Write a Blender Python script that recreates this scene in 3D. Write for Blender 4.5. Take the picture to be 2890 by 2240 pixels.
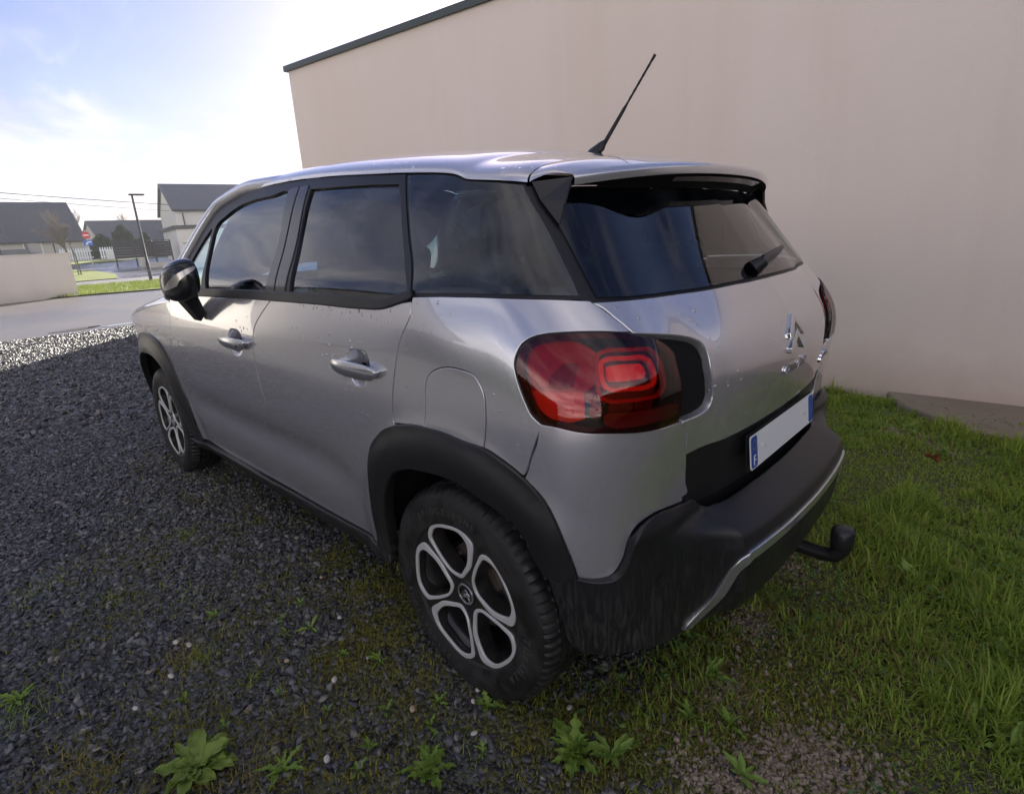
import bpy, math, random
import numpy as np
from mathutils import Vector, Matrix
from mathutils.geometry import delaunay_2d_cdt
for o in list(bpy.data.objects): bpy.data.objects.remove(o)
scene = bpy.context.scene
COL = scene.collection
R = math.radians
# ------------------------------------------------------------------ camera
cd = bpy.data.cameras.new('camera'); cam = bpy.data.objects.new('camera', cd); COL.objects.link(cam)
cd.sensor_width = 36.0; cd.lens = 1565.9 / 2890 * 36; cd.clip_start = .02; cd.clip_end = 2000
cam.matrix_world = Matrix.Translation((-1.669, -1.050, 1.272)) @ (Matrix.Rotation(-.796, 4, 'Z') @ Matrix.Rotation(1.287, 4, 'X') @ Matrix.Rotation(-.053, 4, 'Z'))
scene.camera = cam
# ------------------------------------------------------------------ sky, sun, exposure
SUN_AZ, SUN_EL = R(46), R(21)          # azimuth clockwise from +Y (towards +X)
SUN_DIR = Vector((math.sin(SUN_AZ) * math.cos(SUN_EL), math.cos(SUN_AZ) * math.cos(SUN_EL), math.sin(SUN_EL)))
wd = bpy.data.worlds.new('World'); scene.world = wd; wd.use_nodes = True
nt = wd.node_tree; nt.nodes.clear()
def wn(t, **k):
    n = nt.nodes.new(t)
    for a, b in k.items(): setattr(n, a, b)
    return n
def wl(a, b): nt.links.new(a, b)
def wmath(op, a, b=None, clamp=False):
    n = wn('ShaderNodeMath', operation=op, use_clamp=clamp)
    for i, v in enumerate((a, b)):
        if v is None: continue
        if isinstance(v, (int, float)): n.inputs[i].default_value = v
        else: wl(v, n.inputs[i])
    return n.outputs[0]
wout = wn('ShaderNodeOutputWorld'); bg = wn('ShaderNodeBackground'); wl(bg.outputs[0], wout.inputs[0])
sky = wn('ShaderNodeTexSky', sky_type='NISHITA', sun_disc=False)
sky.sun_elevation = SUN_EL; sky.sun_rotation = SUN_AZ; sky.altitude = 50; sky.air_density = 1.0; sky.dust_density = .6; sky.ozone_density = 1.6
tc = wn('ShaderNodeTexCoord'); sep = wn('ShaderNodeSeparateXYZ'); wl(tc.outputs['Generated'], sep.inputs[0])
# clouds lie on a high flat layer: direction divided by its height
zc_ = wmath('ADD', wmath('MAXIMUM', sep.outputs[2], 0.0), .13)
cmb = wn('ShaderNodeCombineXYZ'); wl(wmath('DIVIDE', sep.outputs[0], zc_), cmb.inputs[0]); wl(wmath('DIVIDE', sep.outputs[1], zc_), cmb.inputs[1])
def wnoise(scale, detail, rough, dist, loc=(0, 0, 0)):
    m = wn('ShaderNodeMapping'); wl(cmb.outputs[0], m.inputs[0]); m.inputs['Location'].default_value = loc; m.inputs['Scale'].default_value = (1, .6, 1); m.inputs['Rotation'].default_value = (0, 0, .9)
    n = wn('ShaderNodeTexNoise'); wl(m.outputs[0], n.inputs['Vector'])
    for k, v in (('Scale', scale), ('Detail', detail), ('Roughness', rough), ('Distortion', dist)): n.inputs[k].default_value = v
    return n.outputs['Fac']
n1 = wnoise(.55, 8, .56, .5, (2.3, 1.5, 0)); n2 = wnoise(1.6, 6, .6, .8, (7, 3, 0))
cov = wmath('MULTIPLY', wmath('SUBTRACT', wmath('ADD', wmath('MULTIPLY', n1, .75), wmath('MULTIPLY', n2, .25)), .44), 6.0, True)
# more cloud towards the horizon
hz = wmath('POWER', wmath('SUBTRACT', 1.0, wmath('MAXIMUM', sep.outputs[2], 0.0), True), 7)
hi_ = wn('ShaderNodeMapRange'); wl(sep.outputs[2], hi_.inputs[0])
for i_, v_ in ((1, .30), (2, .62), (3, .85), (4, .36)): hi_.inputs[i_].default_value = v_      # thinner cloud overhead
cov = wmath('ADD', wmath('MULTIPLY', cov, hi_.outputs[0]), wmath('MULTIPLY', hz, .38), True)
# cloud light: forward scattering round the sun
dot = wn('ShaderNodeVectorMath', operation='DOT_PRODUCT'); wl(tc.outputs['Generated'], dot.inputs[0]); dot.inputs[1].default_value = SUN_DIR
fw = wmath('POWER', wmath('MAXIMUM', dot.outputs['Value'], 0.0), 26)
bk = wmath('MULTIPLY', wmath('SUBTRACT', 1.0, dot.outputs['Value']), 2.75)      # clouds brightened away from the sun as added fill for the shaded yard
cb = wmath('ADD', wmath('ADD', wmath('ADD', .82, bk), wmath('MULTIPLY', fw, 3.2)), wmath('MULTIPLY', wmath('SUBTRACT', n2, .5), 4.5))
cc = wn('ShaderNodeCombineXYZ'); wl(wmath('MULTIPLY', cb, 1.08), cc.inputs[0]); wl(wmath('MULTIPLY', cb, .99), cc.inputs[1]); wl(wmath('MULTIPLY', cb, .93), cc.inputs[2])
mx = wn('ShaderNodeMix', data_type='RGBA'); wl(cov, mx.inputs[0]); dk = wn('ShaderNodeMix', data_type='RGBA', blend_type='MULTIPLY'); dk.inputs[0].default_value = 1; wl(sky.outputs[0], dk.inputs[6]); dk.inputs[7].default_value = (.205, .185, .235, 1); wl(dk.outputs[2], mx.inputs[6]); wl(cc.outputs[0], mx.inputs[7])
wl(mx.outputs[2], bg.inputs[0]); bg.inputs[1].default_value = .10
sl = bpy.data.lights.new('sun', 'SUN'); sl.energy = 2.2; sl.angle = R(.53); sl.color = (1, .93, .82)
so = bpy.data.objects.new('sun', sl); COL.objects.link(so); so.rotation_euler = (-SUN_DIR).to_track_quat('-Z', 'Y').to_euler(); so.location = (30, 20, 30)
vs = scene.view_settings; vs.view_transform = 'Standard'; vs.look = 'None'; vs.gamma = 1; vs.exposure = 2.75; vs.use_curve_mapping = False
scene.render.engine = 'CYCLES'; scene.cycles.max_bounces = 10; scene.cycles.transparent_max_bounces = 16; scene.cycles.glossy_bounces = 5; scene.cycles.diffuse_bounces = 4
# ------------------------------------------------------------------ helpers
rnd = random.Random(7)
def tag(o, label=None, cat=None, group=None, kind=None):
    if label: o['label'] = label
    if cat: o['category'] = cat
    if group: o['group'] = group
    if kind: o['kind'] = kind
    return o
def empty(name, loc=(0, 0, 0), rz=0, label=None, cat=None, group=None):
    o = bpy.data.objects.new(name, None); COL.objects.link(o); o.location = loc; o.rotation_euler = (0, 0, rz); o.empty_display_size = .1
    return tag(o, label, cat, group)
def link(name, me, mat=None, parent=None):
    o = bpy.data.objects.new(name, me); COL.objects.link(o)
    if mat is not None and not me.materials: me.materials.append(mat)
    if parent is not None: o.parent = parent
    return o
def mesh(name, v, f, mat=None, parent=None, smooth=False, sharp=None):
    me = bpy.data.meshes.new(name); me.from_pydata([tuple(map(float, p)) for p in v], [], f); me.update()
    if smooth:
        me.shade_smooth()
        if sharp is not None: me.set_sharp_from_angle(angle=R(sharp))
    return link(name, me, mat, parent)
class MB:
    def __init__(s): s.v = []; s.f = []
    def add(s, v, f):
        b = len(s.v); s.v += [tuple(p) for p in v]; s.f += [tuple(i + b for i in q) for q in f]; return s
    def box(s, c, d, rz=0, m=None):
        v = [Vector((x * d[0] / 2, y * d[1] / 2, z * d[2] / 2)) for x in (-1, 1) for y in (-1, 1) for z in (-1, 1)]
        q = Matrix.Rotation(rz, 3, 'Z') if m is None else m
        return s.add([q @ p + Vector(c) for p in v], [(0, 1, 3, 2), (4, 6, 7, 5), (0, 4, 5, 1), (2, 3, 7, 6), (0, 2, 6, 4), (1, 5, 7, 3)])
    def tube(s, pts, rad, n=8, cap=True, flat=1.0):
        pts = [Vector(p) for p in pts]; rad = rad if isinstance(rad, (list, tuple)) else [rad] * len(pts)
        rings = []; up = None
        for i, p in enumerate(pts):
            d = (pts[min(i + 1, len(pts) - 1)] - pts[max(i - 1, 0)]).normalized()
            if up is None: up = d.orthogonal().normalized()
            up = (up - d * up.dot(d)).normalized(); w = d.cross(up)
            rings.append([p + (up * math.cos(2 * math.pi * k / n) + w * math.sin(2 * math.pi * k / n) * flat) * rad[i] for k in range(n)])
        f = [(i * n + k, i * n + (k + 1) % n, (i + 1) * n + (k + 1) % n, (i + 1) * n + k) for i in range(len(pts) - 1) for k in range(n)]
        if cap: f += [tuple(range(n - 1, -1, -1)), tuple((len(pts) - 1) * n + k for k in range(n))]
        return s.add([q for r in rings for q in r], f)
    def grid(s, rows, closed=False):
        n = len(rows[0]); m = len(rows)
        f = [(i * n + k, i * n + (k + 1) % n, (i + 1) * n + (k + 1) % n, (i + 1) * n + k) for i in range(m - 1) for k in range(n if closed else n - 1)]
        return s.add([p for r in rows for p in r], f)
    def prism(s, poly, h0, h1, axis=2):
        """poly of 2D points swept along an axis"""
        n = len(poly)
        def P(p, h): return {2: (p[0], p[1], h), 1: (p[0], h, p[1]), 0: (h, p[0], p[1])}[axis]
        v = [P(p, h0) for p in poly] + [P(p, h1) for p in poly]
        return s.add(v, [tuple(range(n - 1, -1, -1)), tuple(range(n, 2 * n))] + [(k, (k + 1) % n, n + (k + 1) % n, n + k) for k in range(n)])
    def out(s, name, mat, parent=None, smooth=False, sharp=None): return mesh(name, s.v, s.f, mat, parent, smooth, sharp)
def bevel(o, w, n=2):
    m = o.modifiers.new('bevel', 'BEVEL'); m.width = w; m.segments = n; m.limit_method = 'ANGLE'; m.angle_limit = R(35); m.harden_normals = False
    return o
def fixnormals(o):
    import bmesh
    b = bmesh.new(); b.from_mesh(o.data); bmesh.ops.recalc_face_normals(b, faces=b.faces); b.to_mesh(o.data); b.free(); return o
# ------------------------------------------------------------------ materials
def mat(name, col=(.5, .5, .5), rough=.5, metal=0, spec=.5, coat=0, coatr=.05, noise=None, bump=None, alpha=None, sheen=0):
    """noise=(scale, amount, second colour) ; bump=(scale, strength, distance)"""
    m = bpy.data.materials.new(name); m.use_nodes = True; t = m.node_tree; b = t.nodes['Principled BSDF']
    b.inputs['Base Color'].default_value = (*col, 1); b.inputs['Roughness'].default_value = rough; b.inputs['Metallic'].default_value = metal
    b.inputs['Specular IOR Level'].default_value = spec; b.inputs['Coat Weight'].default_value = coat; b.inputs['Coat Roughness'].default_value = coatr
    if noise or bump:
        c = t.nodes.new('ShaderNodeTexCoord')
    if noise:
        n = t.nodes.new('ShaderNodeTexNoise'); t.links.new(c.outputs['Object'], n.inputs['Vector']); n.inputs['Scale'].default_value = noise[0]; n.inputs['Detail'].default_value = 8; n.inputs['Roughness'].default_value = .62
        r = t.nodes.new('ShaderNodeValToRGB'); r.color_ramp.elements[0].position = .5 - noise[1] / 2; r.color_ramp.elements[1].position = .5 + noise[1] / 2
        r.color_ramp.elements[0].color = (*col, 1); r.color_ramp.elements[1].color = (*noise[2], 1); t.links.new(n.outputs['Fac'], r.inputs[0]); t.links.new(r.outputs[0], b.inputs['Base Color'])
    if bump:
        n = t.nodes.new('ShaderNodeTexNoise'); t.links.new(c.outputs['Object'], n.inputs['Vector']); n.inputs['Scale'].default_value = bump[0]; n.inputs['Detail'].default_value = 5
        p = t.nodes.new('ShaderNodeBump'); p.inputs['Strength'].default_value = bump[1]; p.inputs['Distance'].default_value = bump[2]; t.links.new(n.outputs['Fac'], p.inputs['Height']); t.links.new(p.outputs[0], b.inputs['Normal'])
    return m
class NT:
    """small wrapper for building node trees"""
    def __init__(s, m): s.m = m; s.t = m.node_tree; s.b = s.t.nodes.get('Principled BSDF'); s.o = s.t.nodes.get('Material Output')
    def n(s, t, ins=None, **k):
        x = s.t.nodes.new(t)
        for a, b in k.items(): setattr(x, a, b)
        for a, b in (ins or {}).items(): s.set(x.inputs[a], b)
        return x
    def set(s, i, v):
        if hasattr(v, 'links'): s.t.links.new(v, i)
        else:
            if isinstance(v, (tuple, list)) and len(v) == 3 and i.type == 'RGBA': v = (*v, 1)
            i.default_value = v
    def math(s, op, a, b=0., c=None, clamp=False):
        x = s.n('ShaderNodeMath', operation=op, use_clamp=clamp); s.set(x.inputs[0], a); s.set(x.inputs[1], b)
        if c is not None: s.set(x.inputs[2], c)
        return x.outputs[0]
    def noise(s, vec, scale, detail=6, rough=.6, dist=0, out='Fac'):
        return s.n('ShaderNodeTexNoise', {'Vector': vec, 'Scale': scale, 'Detail': detail, 'Roughness': rough, 'Distortion': dist}).outputs[out]
    def ramp(s, f, stops):
        r = s.n('ShaderNodeValToRGB', {0: f}); e = r.color_ramp.elements
        while len(e) < len(stops): e.new(.5)
        for i, (p, c) in enumerate(stops):
            e[i].position = p; e[i].color = (*c, 1) if isinstance(c, (tuple, list)) else (c, c, c, 1)
        return r.outputs[0]
    def mix(s, f, a, b):
        x = s.n('ShaderNodeMix', data_type='RGBA'); s.set(x.inputs[0], f); s.set(x.inputs[6], a); s.set(x.inputs[7], b); return x.outputs[2]
    def mapr(s, v, a, b, c=0., d=1.):
        return s.n('ShaderNodeMapRange', {0: v, 1: a, 2: b, 3: c, 4: d}).outputs[0]
    def bump(s, h, st, dist, normal=None):
        i = {'Height': h, 'Strength': st, 'Distance': dist}
        if normal is not None: i['Normal'] = normal
        return s.n('ShaderNodeBump', i).outputs[0]
def newmat(name):
    m = bpy.data.materials.new(name); m.use_nodes = True; return m, NT(m)
def glassmat(name, tint, ior=1.65, rough=.0, dirt=0):
    m, k = newmat(name); k.t.nodes.remove(k.b)
    tr = k.n('ShaderNodeBsdfTransparent', {0: tint}); gl = k.n('ShaderNodeBsdfGlossy', {'Color': (1, 1, 1), 'Roughness': rough}); fr = k.n('ShaderNodeFresnel', {'IOR': ior})
    x = k.n('ShaderNodeMixShader', {0: fr.outputs[0], 1: tr.outputs[0], 2: gl.outputs[0]})
    o = x.outputs[0]
    if dirt:
        c = k.n('ShaderNodeTexCoord').outputs['Object']
        f = k.ramp(k.noise(c, 7, 7, .6, .6), [(.47, 0.), (.72, 1.)])
        d = k.n('ShaderNodeBsdfDiffuse', {0: (.30, .32, .36)})
        o = k.n('ShaderNodeMixShader', {0: k.math('MULTIPLY', f, dirt), 1: o, 2: d.outputs[0]}).outputs[0]
    k.t.links.new(o, k.o.inputs[0]); return m
M = {}
def paint():
    m, k = newmat('silver_paint'); b = k.b
    c = k.n('ShaderNodeTexCoord').outputs['Object']
    fl = k.noise(c, 900, 2, .5)
    k.set(b.inputs['Base Color'], k.mix(k.math('MULTIPLY', fl, .35), (.58, .565, .58), (.78, .76, .775)))
    k.set(b.inputs['Metallic'], .70); k.set(b.inputs['Roughness'], .24); k.set(b.inputs['Coat Weight'], 1.0); k.set(b.inputs['Coat IOR'], 1.75)
    # rain drops standing on the lacquer
    vo = k.n('ShaderNodeTexVoronoi', {'Vector': c, 'Scale': 58., 'Randomness': 1.}, feature='F1')
    rs = k.n('ShaderNodeSeparateColor', {0: vo.outputs['Color']})
    rad = k.math('MULTIPLY', k.math('POWER', rs.outputs[0], 1.6), .34)
    area = k.ramp(k.noise(c, 3.3, 3, .5), [(.42, 0.), (.56, 1.)])
    pos = k.n('ShaderNodeSeparateXYZ', {0: c})
    hi = k.mapr(pos.outputs[2], .60, .86); 
    rad = k.math('MULTIPLY', rad, k.math('MULTIPLY', area, hi))
    drop = k.math('SUBTRACT', rad, vo.outputs['Distance']); drop = k.math('MAXIMUM', drop, 0.); drop = k.math('POWER', drop, .5)
    gr = k.noise(c, 5, 5, .65)
    nrm = k.bump(drop, .8, .012)
    k.t.links.new(nrm, b.inputs['Coat Normal']); k.t.links.new(nrm, b.inputs['Normal'])
    # road film low on the doors dulls the lacquer
    film = k.math('MULTIPLY', k.mapr(pos.outputs[2], .62, .30), k.mapr(gr, .35, .65), clamp=True)
    k.set(b.inputs['Coat Roughness'], k.mapr(film, 0, 1, .025, .22))
    return m
M['paint'] = paint()
def plastic(name, c0, c1, r0, r1):
    m, k = newmat(name); b = k.b; c = k.n('ShaderNodeTexCoord').outputs['Object']
    mp = k.n('ShaderNodeMapping', {0: c}); mp.inputs['Scale'].default_value = (26, 26, 2.6)
    st = k.noise(mp.outputs[0], 5, 6, .62, .8); f = k.ramp(st, [(.47, 0.), (.60, 1.)])
    pos = k.n('ShaderNodeSeparateXYZ', {0: c}); low = k.mapr(pos.outputs[2], .60, .34)
    f = k.math('MULTIPLY', f, low)
    k.set(b.inputs['Base Color'], k.mix(f, c0, c1)); k.set(b.inputs['Roughness'], k.mapr(f, 0, 1, r0, r1)); k.set(b.inputs['Specular IOR Level'], .5)
    fine = k.noise(c, 420, 3, .6); k.t.links.new(k.bump(fine, .22, .0008), b.inputs['Normal']); return m
M['plastic'] = plastic('black_plastic', (.011, .011, .012), (.030, .028, .025), .40, .65)
M['liner'] = mat('dark_liner', (.008, .008, .008), .9, spec=.2)
M['trim'] = mat('gloss_black_trim', (.012, .012, .014), .16, spec=.5)
M['rubber'] = mat('window_rubber', (.009, .009, .011), .42, spec=.4)
M['chrome'] = mat('chrome', (.72, .72, .73), .08, metal=1)
M['satin'] = mat('satin_silver', (.60, .61, .63), .20, metal=.85)
M['glass_front'] = glassmat('front_side_glass', (.66, .95, .97), 1.7)
M['glass_rear'] = glassmat('privacy_glass', (.50, .70, .74), 1.7, dirt=.12)
M['glass_gate'] = glassmat('tailgate_glass', (.36, .48, .55), 1.65, dirt=.04)
M['glass_clear'] = glassmat('windscreen_glass', (.70, .94, .93), 1.4)
def tyremat():
    m, k = newmat('tyre_rubber'); b = k.b; c = k.n('ShaderNodeTexCoord').outputs['Object']
    f = k.ramp(k.noise(c, 14, 7, .65, .5), [(.42, 0.), (.66, 1.)])
    k.set(b.inputs['Base Color'], k.mix(f, (.009, .0085, .008), (.026, .022, .019))); k.set(b.inputs['Roughness'], k.mapr(f, 0, 1, .5, .85))
    k.t.links.new(k.bump(k.noise(c, 260, 3), .25, .001), b.inputs['Normal']); return m
M['tyre'] = tyremat()
M['rim_dark'] = mat('rim_black', (.010, .010, .011), .30, coat=.4, noise=(18, .35, (.030, .026, .022)))
M['rim_silver'] = mat('rim_silver', (.78, .765, .73), .32, metal=.4, noise=(30, .5, (.68, .66, .62)))
M['steel'] = mat('brake_steel', (.24, .21, .18), .45, metal=.8, noise=(25, .4, (.14, .09, .06)))
M['seat'] = mat('seat_fabric', (.020, .021, .024), .9, sheen=.3, bump=(300, .3, .002))
M['dash'] = mat('dashboard_plastic', (.022, .023, .025), .6)
M['white'] = mat('white_paint', (.78, .78, .77), .5)
M['blue'] = mat('plate_blue', (.01, .07, .33), .4)
M['ink'] = mat('black_ink', (.01, .01, .01), .5)
# ------------------------------------------------------------------ panels: trimmed pieces of the smooth body surface
def catmull(pts, step=.012, closed=False):
    P_ = [np.array(p, float) for p in pts]; n = len(P_); out = []
    rng = range(n if closed else n - 1)
    for i in rng:
        p1, p2 = P_[i], P_[(i + 1) % n]
        p0 = P_[(i - 1) % n] if (closed or i > 0) else 2 * p1 - p2
        p3 = P_[(i + 2) % n] if (closed or i < n - 2) else 2 * p2 - p1
        d1 = max(np.linalg.norm(p2 - p1), 1e-6); d0 = max(np.linalg.norm(p1 - p0), 1e-6); d2 = max(np.linalg.norm(p3 - p2), 1e-6)
        m1 = ((p2 - p1) / d1 * d0 + (p1 - p0) / d0 * d1) / (d0 + d1) * d1 if d0 > 1e-5 else p2 - p1
        m2 = ((p3 - p2) / d2 * d1 + (p2 - p1) / d1 * d2) / (d1 + d2) * d1 if d2 > 1e-5 else p2 - p1
        k = max(1, int(math.ceil(d1 / step)))
        for j in range(k):
            t = j / k; t2 = t * t; t3 = t2 * t
            out.append((2 * t3 - 3 * t2 + 1) * p1 + (t3 - 2 * t2 + t) * m1 + (-2 * t3 + 3 * t2) * p2 + (t3 - t2) * m2)
    if not closed: out.append(P_[-1])
    return out
def loop(*segs, step=.012, closed_smooth=False):
    """join smooth segments end to end into one closed outline"""
    if closed_smooth: return np.array(catmull(segs[0], step, True))
    o = []
    for s_ in segs:
        c = catmull(s_, step) if len(s_) > 2 else [np.array(s_[0], float) + (np.array(s_[1], float) - np.array(s_[0], float)) * t for t in np.linspace(0, 1, max(2, int(np.hypot(*(np.array(s_[1], float) - np.array(s_[0], float))) / step) + 1))] if len(s_) == 2 else [np.array(s_[0], float)]
        for p in c:
            if not o or np.linalg.norm(p - o[-1]) > step * .25: o.append(p)
    while np.linalg.norm(o[0] - o[-1]) < step * .3: o.pop()
    return np.array(o)
def area2(p): x, y = p[:, 0], p[:, 1]; return .5 * np.sum(x * np.roll(y, -1) - y * np.roll(x, -1))
def inset(p, d):
    """offset a closed polyline inwards by d (ccw polygons)"""
    e = np.roll(p, -1, 0) - p; e /= np.maximum(np.linalg.norm(e, axis=1, keepdims=True), 1e-9)
    n = np.stack([-e[:, 1], e[:, 0]], 1); n0 = np.roll(n, 1, 0)
    b = n + n0; l = np.maximum(np.sum(b * n, 1, keepdims=True), .35)
    return p + b / l * d, -(b / np.maximum(np.linalg.norm(b, axis=1, keepdims=True), 1e-9))
def inside(pts, poly):
    x, y = pts[:, 0], pts[:, 1]; r = np.zeros(len(pts), bool); j = len(poly) - 1
    for i in range(len(poly)):
        xi, yi = poly[i]; xj, yj = poly[j]
        c = ((yi > y) != (yj > y)) & (x < (xj - xi) * (y - yi) / (yj - yi + 1e-12) + xi); r ^= c; j = i
    return r
def surf(off):
    if callable(off): return lambda s_, z_: P(s_, z_) + N(s_, z_) * np.asarray(off(s_, z_))[..., None]
    return lambda s_, z_: P(s_, z_) + N(s_, z_) * off
def panel_data(outline, holes=(), off=0., res=.028, gap=.002, depth=.014, lip=.0018, rim=True, F=None, e=.003):
    F = F or surf(off)
    loops = []
    for i, l in enumerate([outline, *holes]):
        l = np.array(l, float)
        if (area2(l) < 0) != (i > 0): l = l[::-1]
        q, outw = inset(l, gap)
        loops.append((q, outw))
    lo = np.min(outline, 0); hi = np.max(outline, 0)
    gs = np.arange(lo[0] + res / 2, hi[0], res); gz = np.arange(lo[1] + res / 2, hi[1], res)
    g = np.stack(np.meshgrid(gs, gz), -1).reshape(-1, 2)
    if len(g):
        ok = inside(g, loops[0][0])
        for q, _ in loops[1:]: ok &= ~inside(g, q)
        g = g[ok]
        allb = np.concatenate([q for q, _ in loops])
        if len(g): g = g[np.array([np.min(np.sum((allb - p) ** 2, 1)) for p in g]) > (res * .45) ** 2]
    vs, es = [], []
    for q, _ in loops:
        b = len(vs); vs += [Vector(p) for p in q]; es += [(b + i, b + (i + 1) % len(q)) for i in range(len(q))]
    nb = len(vs); vs += [Vector(p) for p in g]
    V, E_, Fc, ov, oe, of = delaunay_2d_cdt(vs, es, [], 0, 1e-6)
    V = np.array([tuple(v) for v in V]); tri = np.array([f for f in Fc if len(f) == 3])
    c = V[tri].mean(1); ok = inside(c, loops[0][0])
    for q, _ in loops[1:]: ok &= ~inside(c, q)
    tri = tri[ok]
    a = V[tri[:, 1]] - V[tri[:, 0]]; b = V[tri[:, 2]] - V[tri[:, 0]]; cr = a[:, 0] * b[:, 1] - a[:, 1] * b[:, 0]
    tri[cr < 0] = tri[cr < 0][:, ::-1]
    def nrm(s_, z_):
        n = np.cross(F(s_ + e, z_) - F(s_ - e, z_), F(s_, z_ + e) - F(s_, z_ - e)); return n / np.maximum(np.linalg.norm(n, axis=-1, keepdims=True), 1e-12)
    p3 = F(V[:, 0], V[:, 1]); n3 = nrm(V[:, 0], V[:, 1])
    verts = [*p3]; norms = [*n3]; faces = [tuple(t) for t in tri]
    if rim:
        rep = {}                                                     # output vertex for each input vertex
        for i, l in enumerate(ov):
            for k in l: rep[k] = i
        k0 = 0
        for q, outw in loops:
            m = len(q); ids = [rep.get(k0 + i) for i in range(m)]; k0 += m
            if any(i is None for i in ids): continue
            qq = q + outw * .004
            T3 = F(qq[:, 0], qq[:, 1]) - F(q[:, 0], q[:, 1]); n0 = nrm(q[:, 0], q[:, 1])
            T3 -= n0 * np.sum(T3 * n0, 1, keepdims=True); T3 /= np.maximum(np.linalg.norm(T3, axis=1, keepdims=True), 1e-9)
            base = F(q[:, 0], q[:, 1]); s0 = len(verts)
            for kx, kd, wn_, wt in ((lip * .7, -lip * .35, .75, .65), (lip, -lip, .15, .98), (lip, -depth, 0, 1)):
                verts += [*(base + T3 * kx + n0 * kd)]; norms += [*(n0 * wn_ + T3 * wt)]
            ring = [ids, list(range(s0, s0 + m)), list(range(s0 + m, s0 + 2 * m)), list(range(s0 + 2 * m, s0 + 3 * m))]
            for a_, b_ in zip(ring[:-1], ring[1:]):
                faces += [(a_[i], b_[i], b_[(i + 1) % m], a_[(i + 1) % m]) for i in range(m)]
    return np.array(verts), np.array(norms), faces
def put(name, d, mt, parent, flip=False, offset=None):
    v, n, f = d
    if flip: v = v * [-1, 1, 1]; n = n * [-1, 1, 1]; f = [t[::-1] for t in f]
    me = bpy.data.meshes.new(name); me.from_pydata([tuple(map(float, p)) for p in v], [], [tuple(int(i) for i in t) for t in f]); me.shade_smooth()
    n = n / np.maximum(np.linalg.norm(n, axis=1, keepdims=True), 1e-9)
    me.normals_split_custom_set_from_vertices([tuple(map(float, p)) for p in n]); me.update()
    return link(name, me, mt, parent)
def panel(name, outline, mt, parent, holes=(), both=True, parent2=None, **k):
    d = panel_data(outline, holes, **k)
    a = put(name, d, mt, parent)
    return (a, put(name, d, mt, parent2 if parent2 is not None else parent, True)) if both else a
def mirror_s(pts): return [(2.2 - s_, z_) for s_, z_ in pts]
# ------------------------------------------------------------------ setting
def gz(y): return np.interp(np.asarray(y, float), [37.5, 50, 58, 66, 72], [0, .55, .75, 1.03, 1.09])
npr = np.random.default_rng(11)
def asphalt(name, c0, c1, r0, r1):
    m, k = newmat(name); b = k.b; c = k.n('ShaderNodeTexCoord').outputs['Object']
    big = k.noise(c, .35, 5, .6, .6); fine = k.noise(c, 38, 6, .7)
    k.set(b.inputs['Base Color'], k.mix(k.mapr(fine, .3, .7), k.mix(big, c0, c1), (.16, .15, .145)))
    k.set(b.inputs['Roughness'], k.mapr(k.math('ADD', big, k.math('MULTIPLY', fine, .25)), .45, .8, r0, r1))
    k.t.links.new(k.bump(fine, .35, .01), b.inputs['Normal']); return m
M['asphalt'] = asphalt('wet_asphalt', (.060, .052, .055), (.085, .072, .072), .30, .60)
M['road'] = asphalt('wet_road', (.06, .062, .068), (.085, .085, .09), .20, .42)
M['pavement'] = asphalt('pavement_asphalt', (.16, .155, .15), (.20, .19, .18), .5, .7)
def lawnmat(name, c0, c1):
    m, k = newmat(name); b = k.b; c = k.n('ShaderNodeTexCoord').outputs['Object']
    k.set(b.inputs['Base Color'], k.ramp(k.noise(c, 2.2, 8, .7), [(.32, c0), (.68, c1)])); k.set(b.inputs['Roughness'], .9)
    k.t.links.new(k.bump(k.noise(c, 22, 6, .75), .8, .06), b.inputs['Normal']); return m
M['lawn'] = lawnmat('lawn_turf', (.10, .15, .025), (.24, .27, .05))
M['far'] = lawnmat('field_turf', (.07, .10, .03), (.13, .14, .05))
def sheet(name, poly, dz, m, step=2.0):
    """flat polygon laid over the gently rising ground"""
    poly = np.array(poly, float); o_ = loop(*[[p, q] for p, q in zip(poly.tolist(), poly.tolist()[1:] + poly.tolist()[:1])], step=step)
    F = lambda a, b: np.stack([np.asarray(a), np.asarray(b), gz(b) + dz], -1)
    d = panel_data(o_, F=F, res=step, gap=0, rim=False, e=.05)
    o2 = put(name, d, m, None); return tag(o2, kind='structure')
v = []; ys = [-80, -20, 0, 20, 37.5, 50, 58, 66, 72, 120, 600]
for y in ys: v += [(-400, y, float(gz(y)) - .03), (400, y, float(gz(y)) - .03)]
tag(mesh('ground', v, [(2 * i, 2 * i + 1, 2 * i + 3, 2 * i + 2) for i in range(len(ys) - 1)], M['far']), kind='structure')
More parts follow.
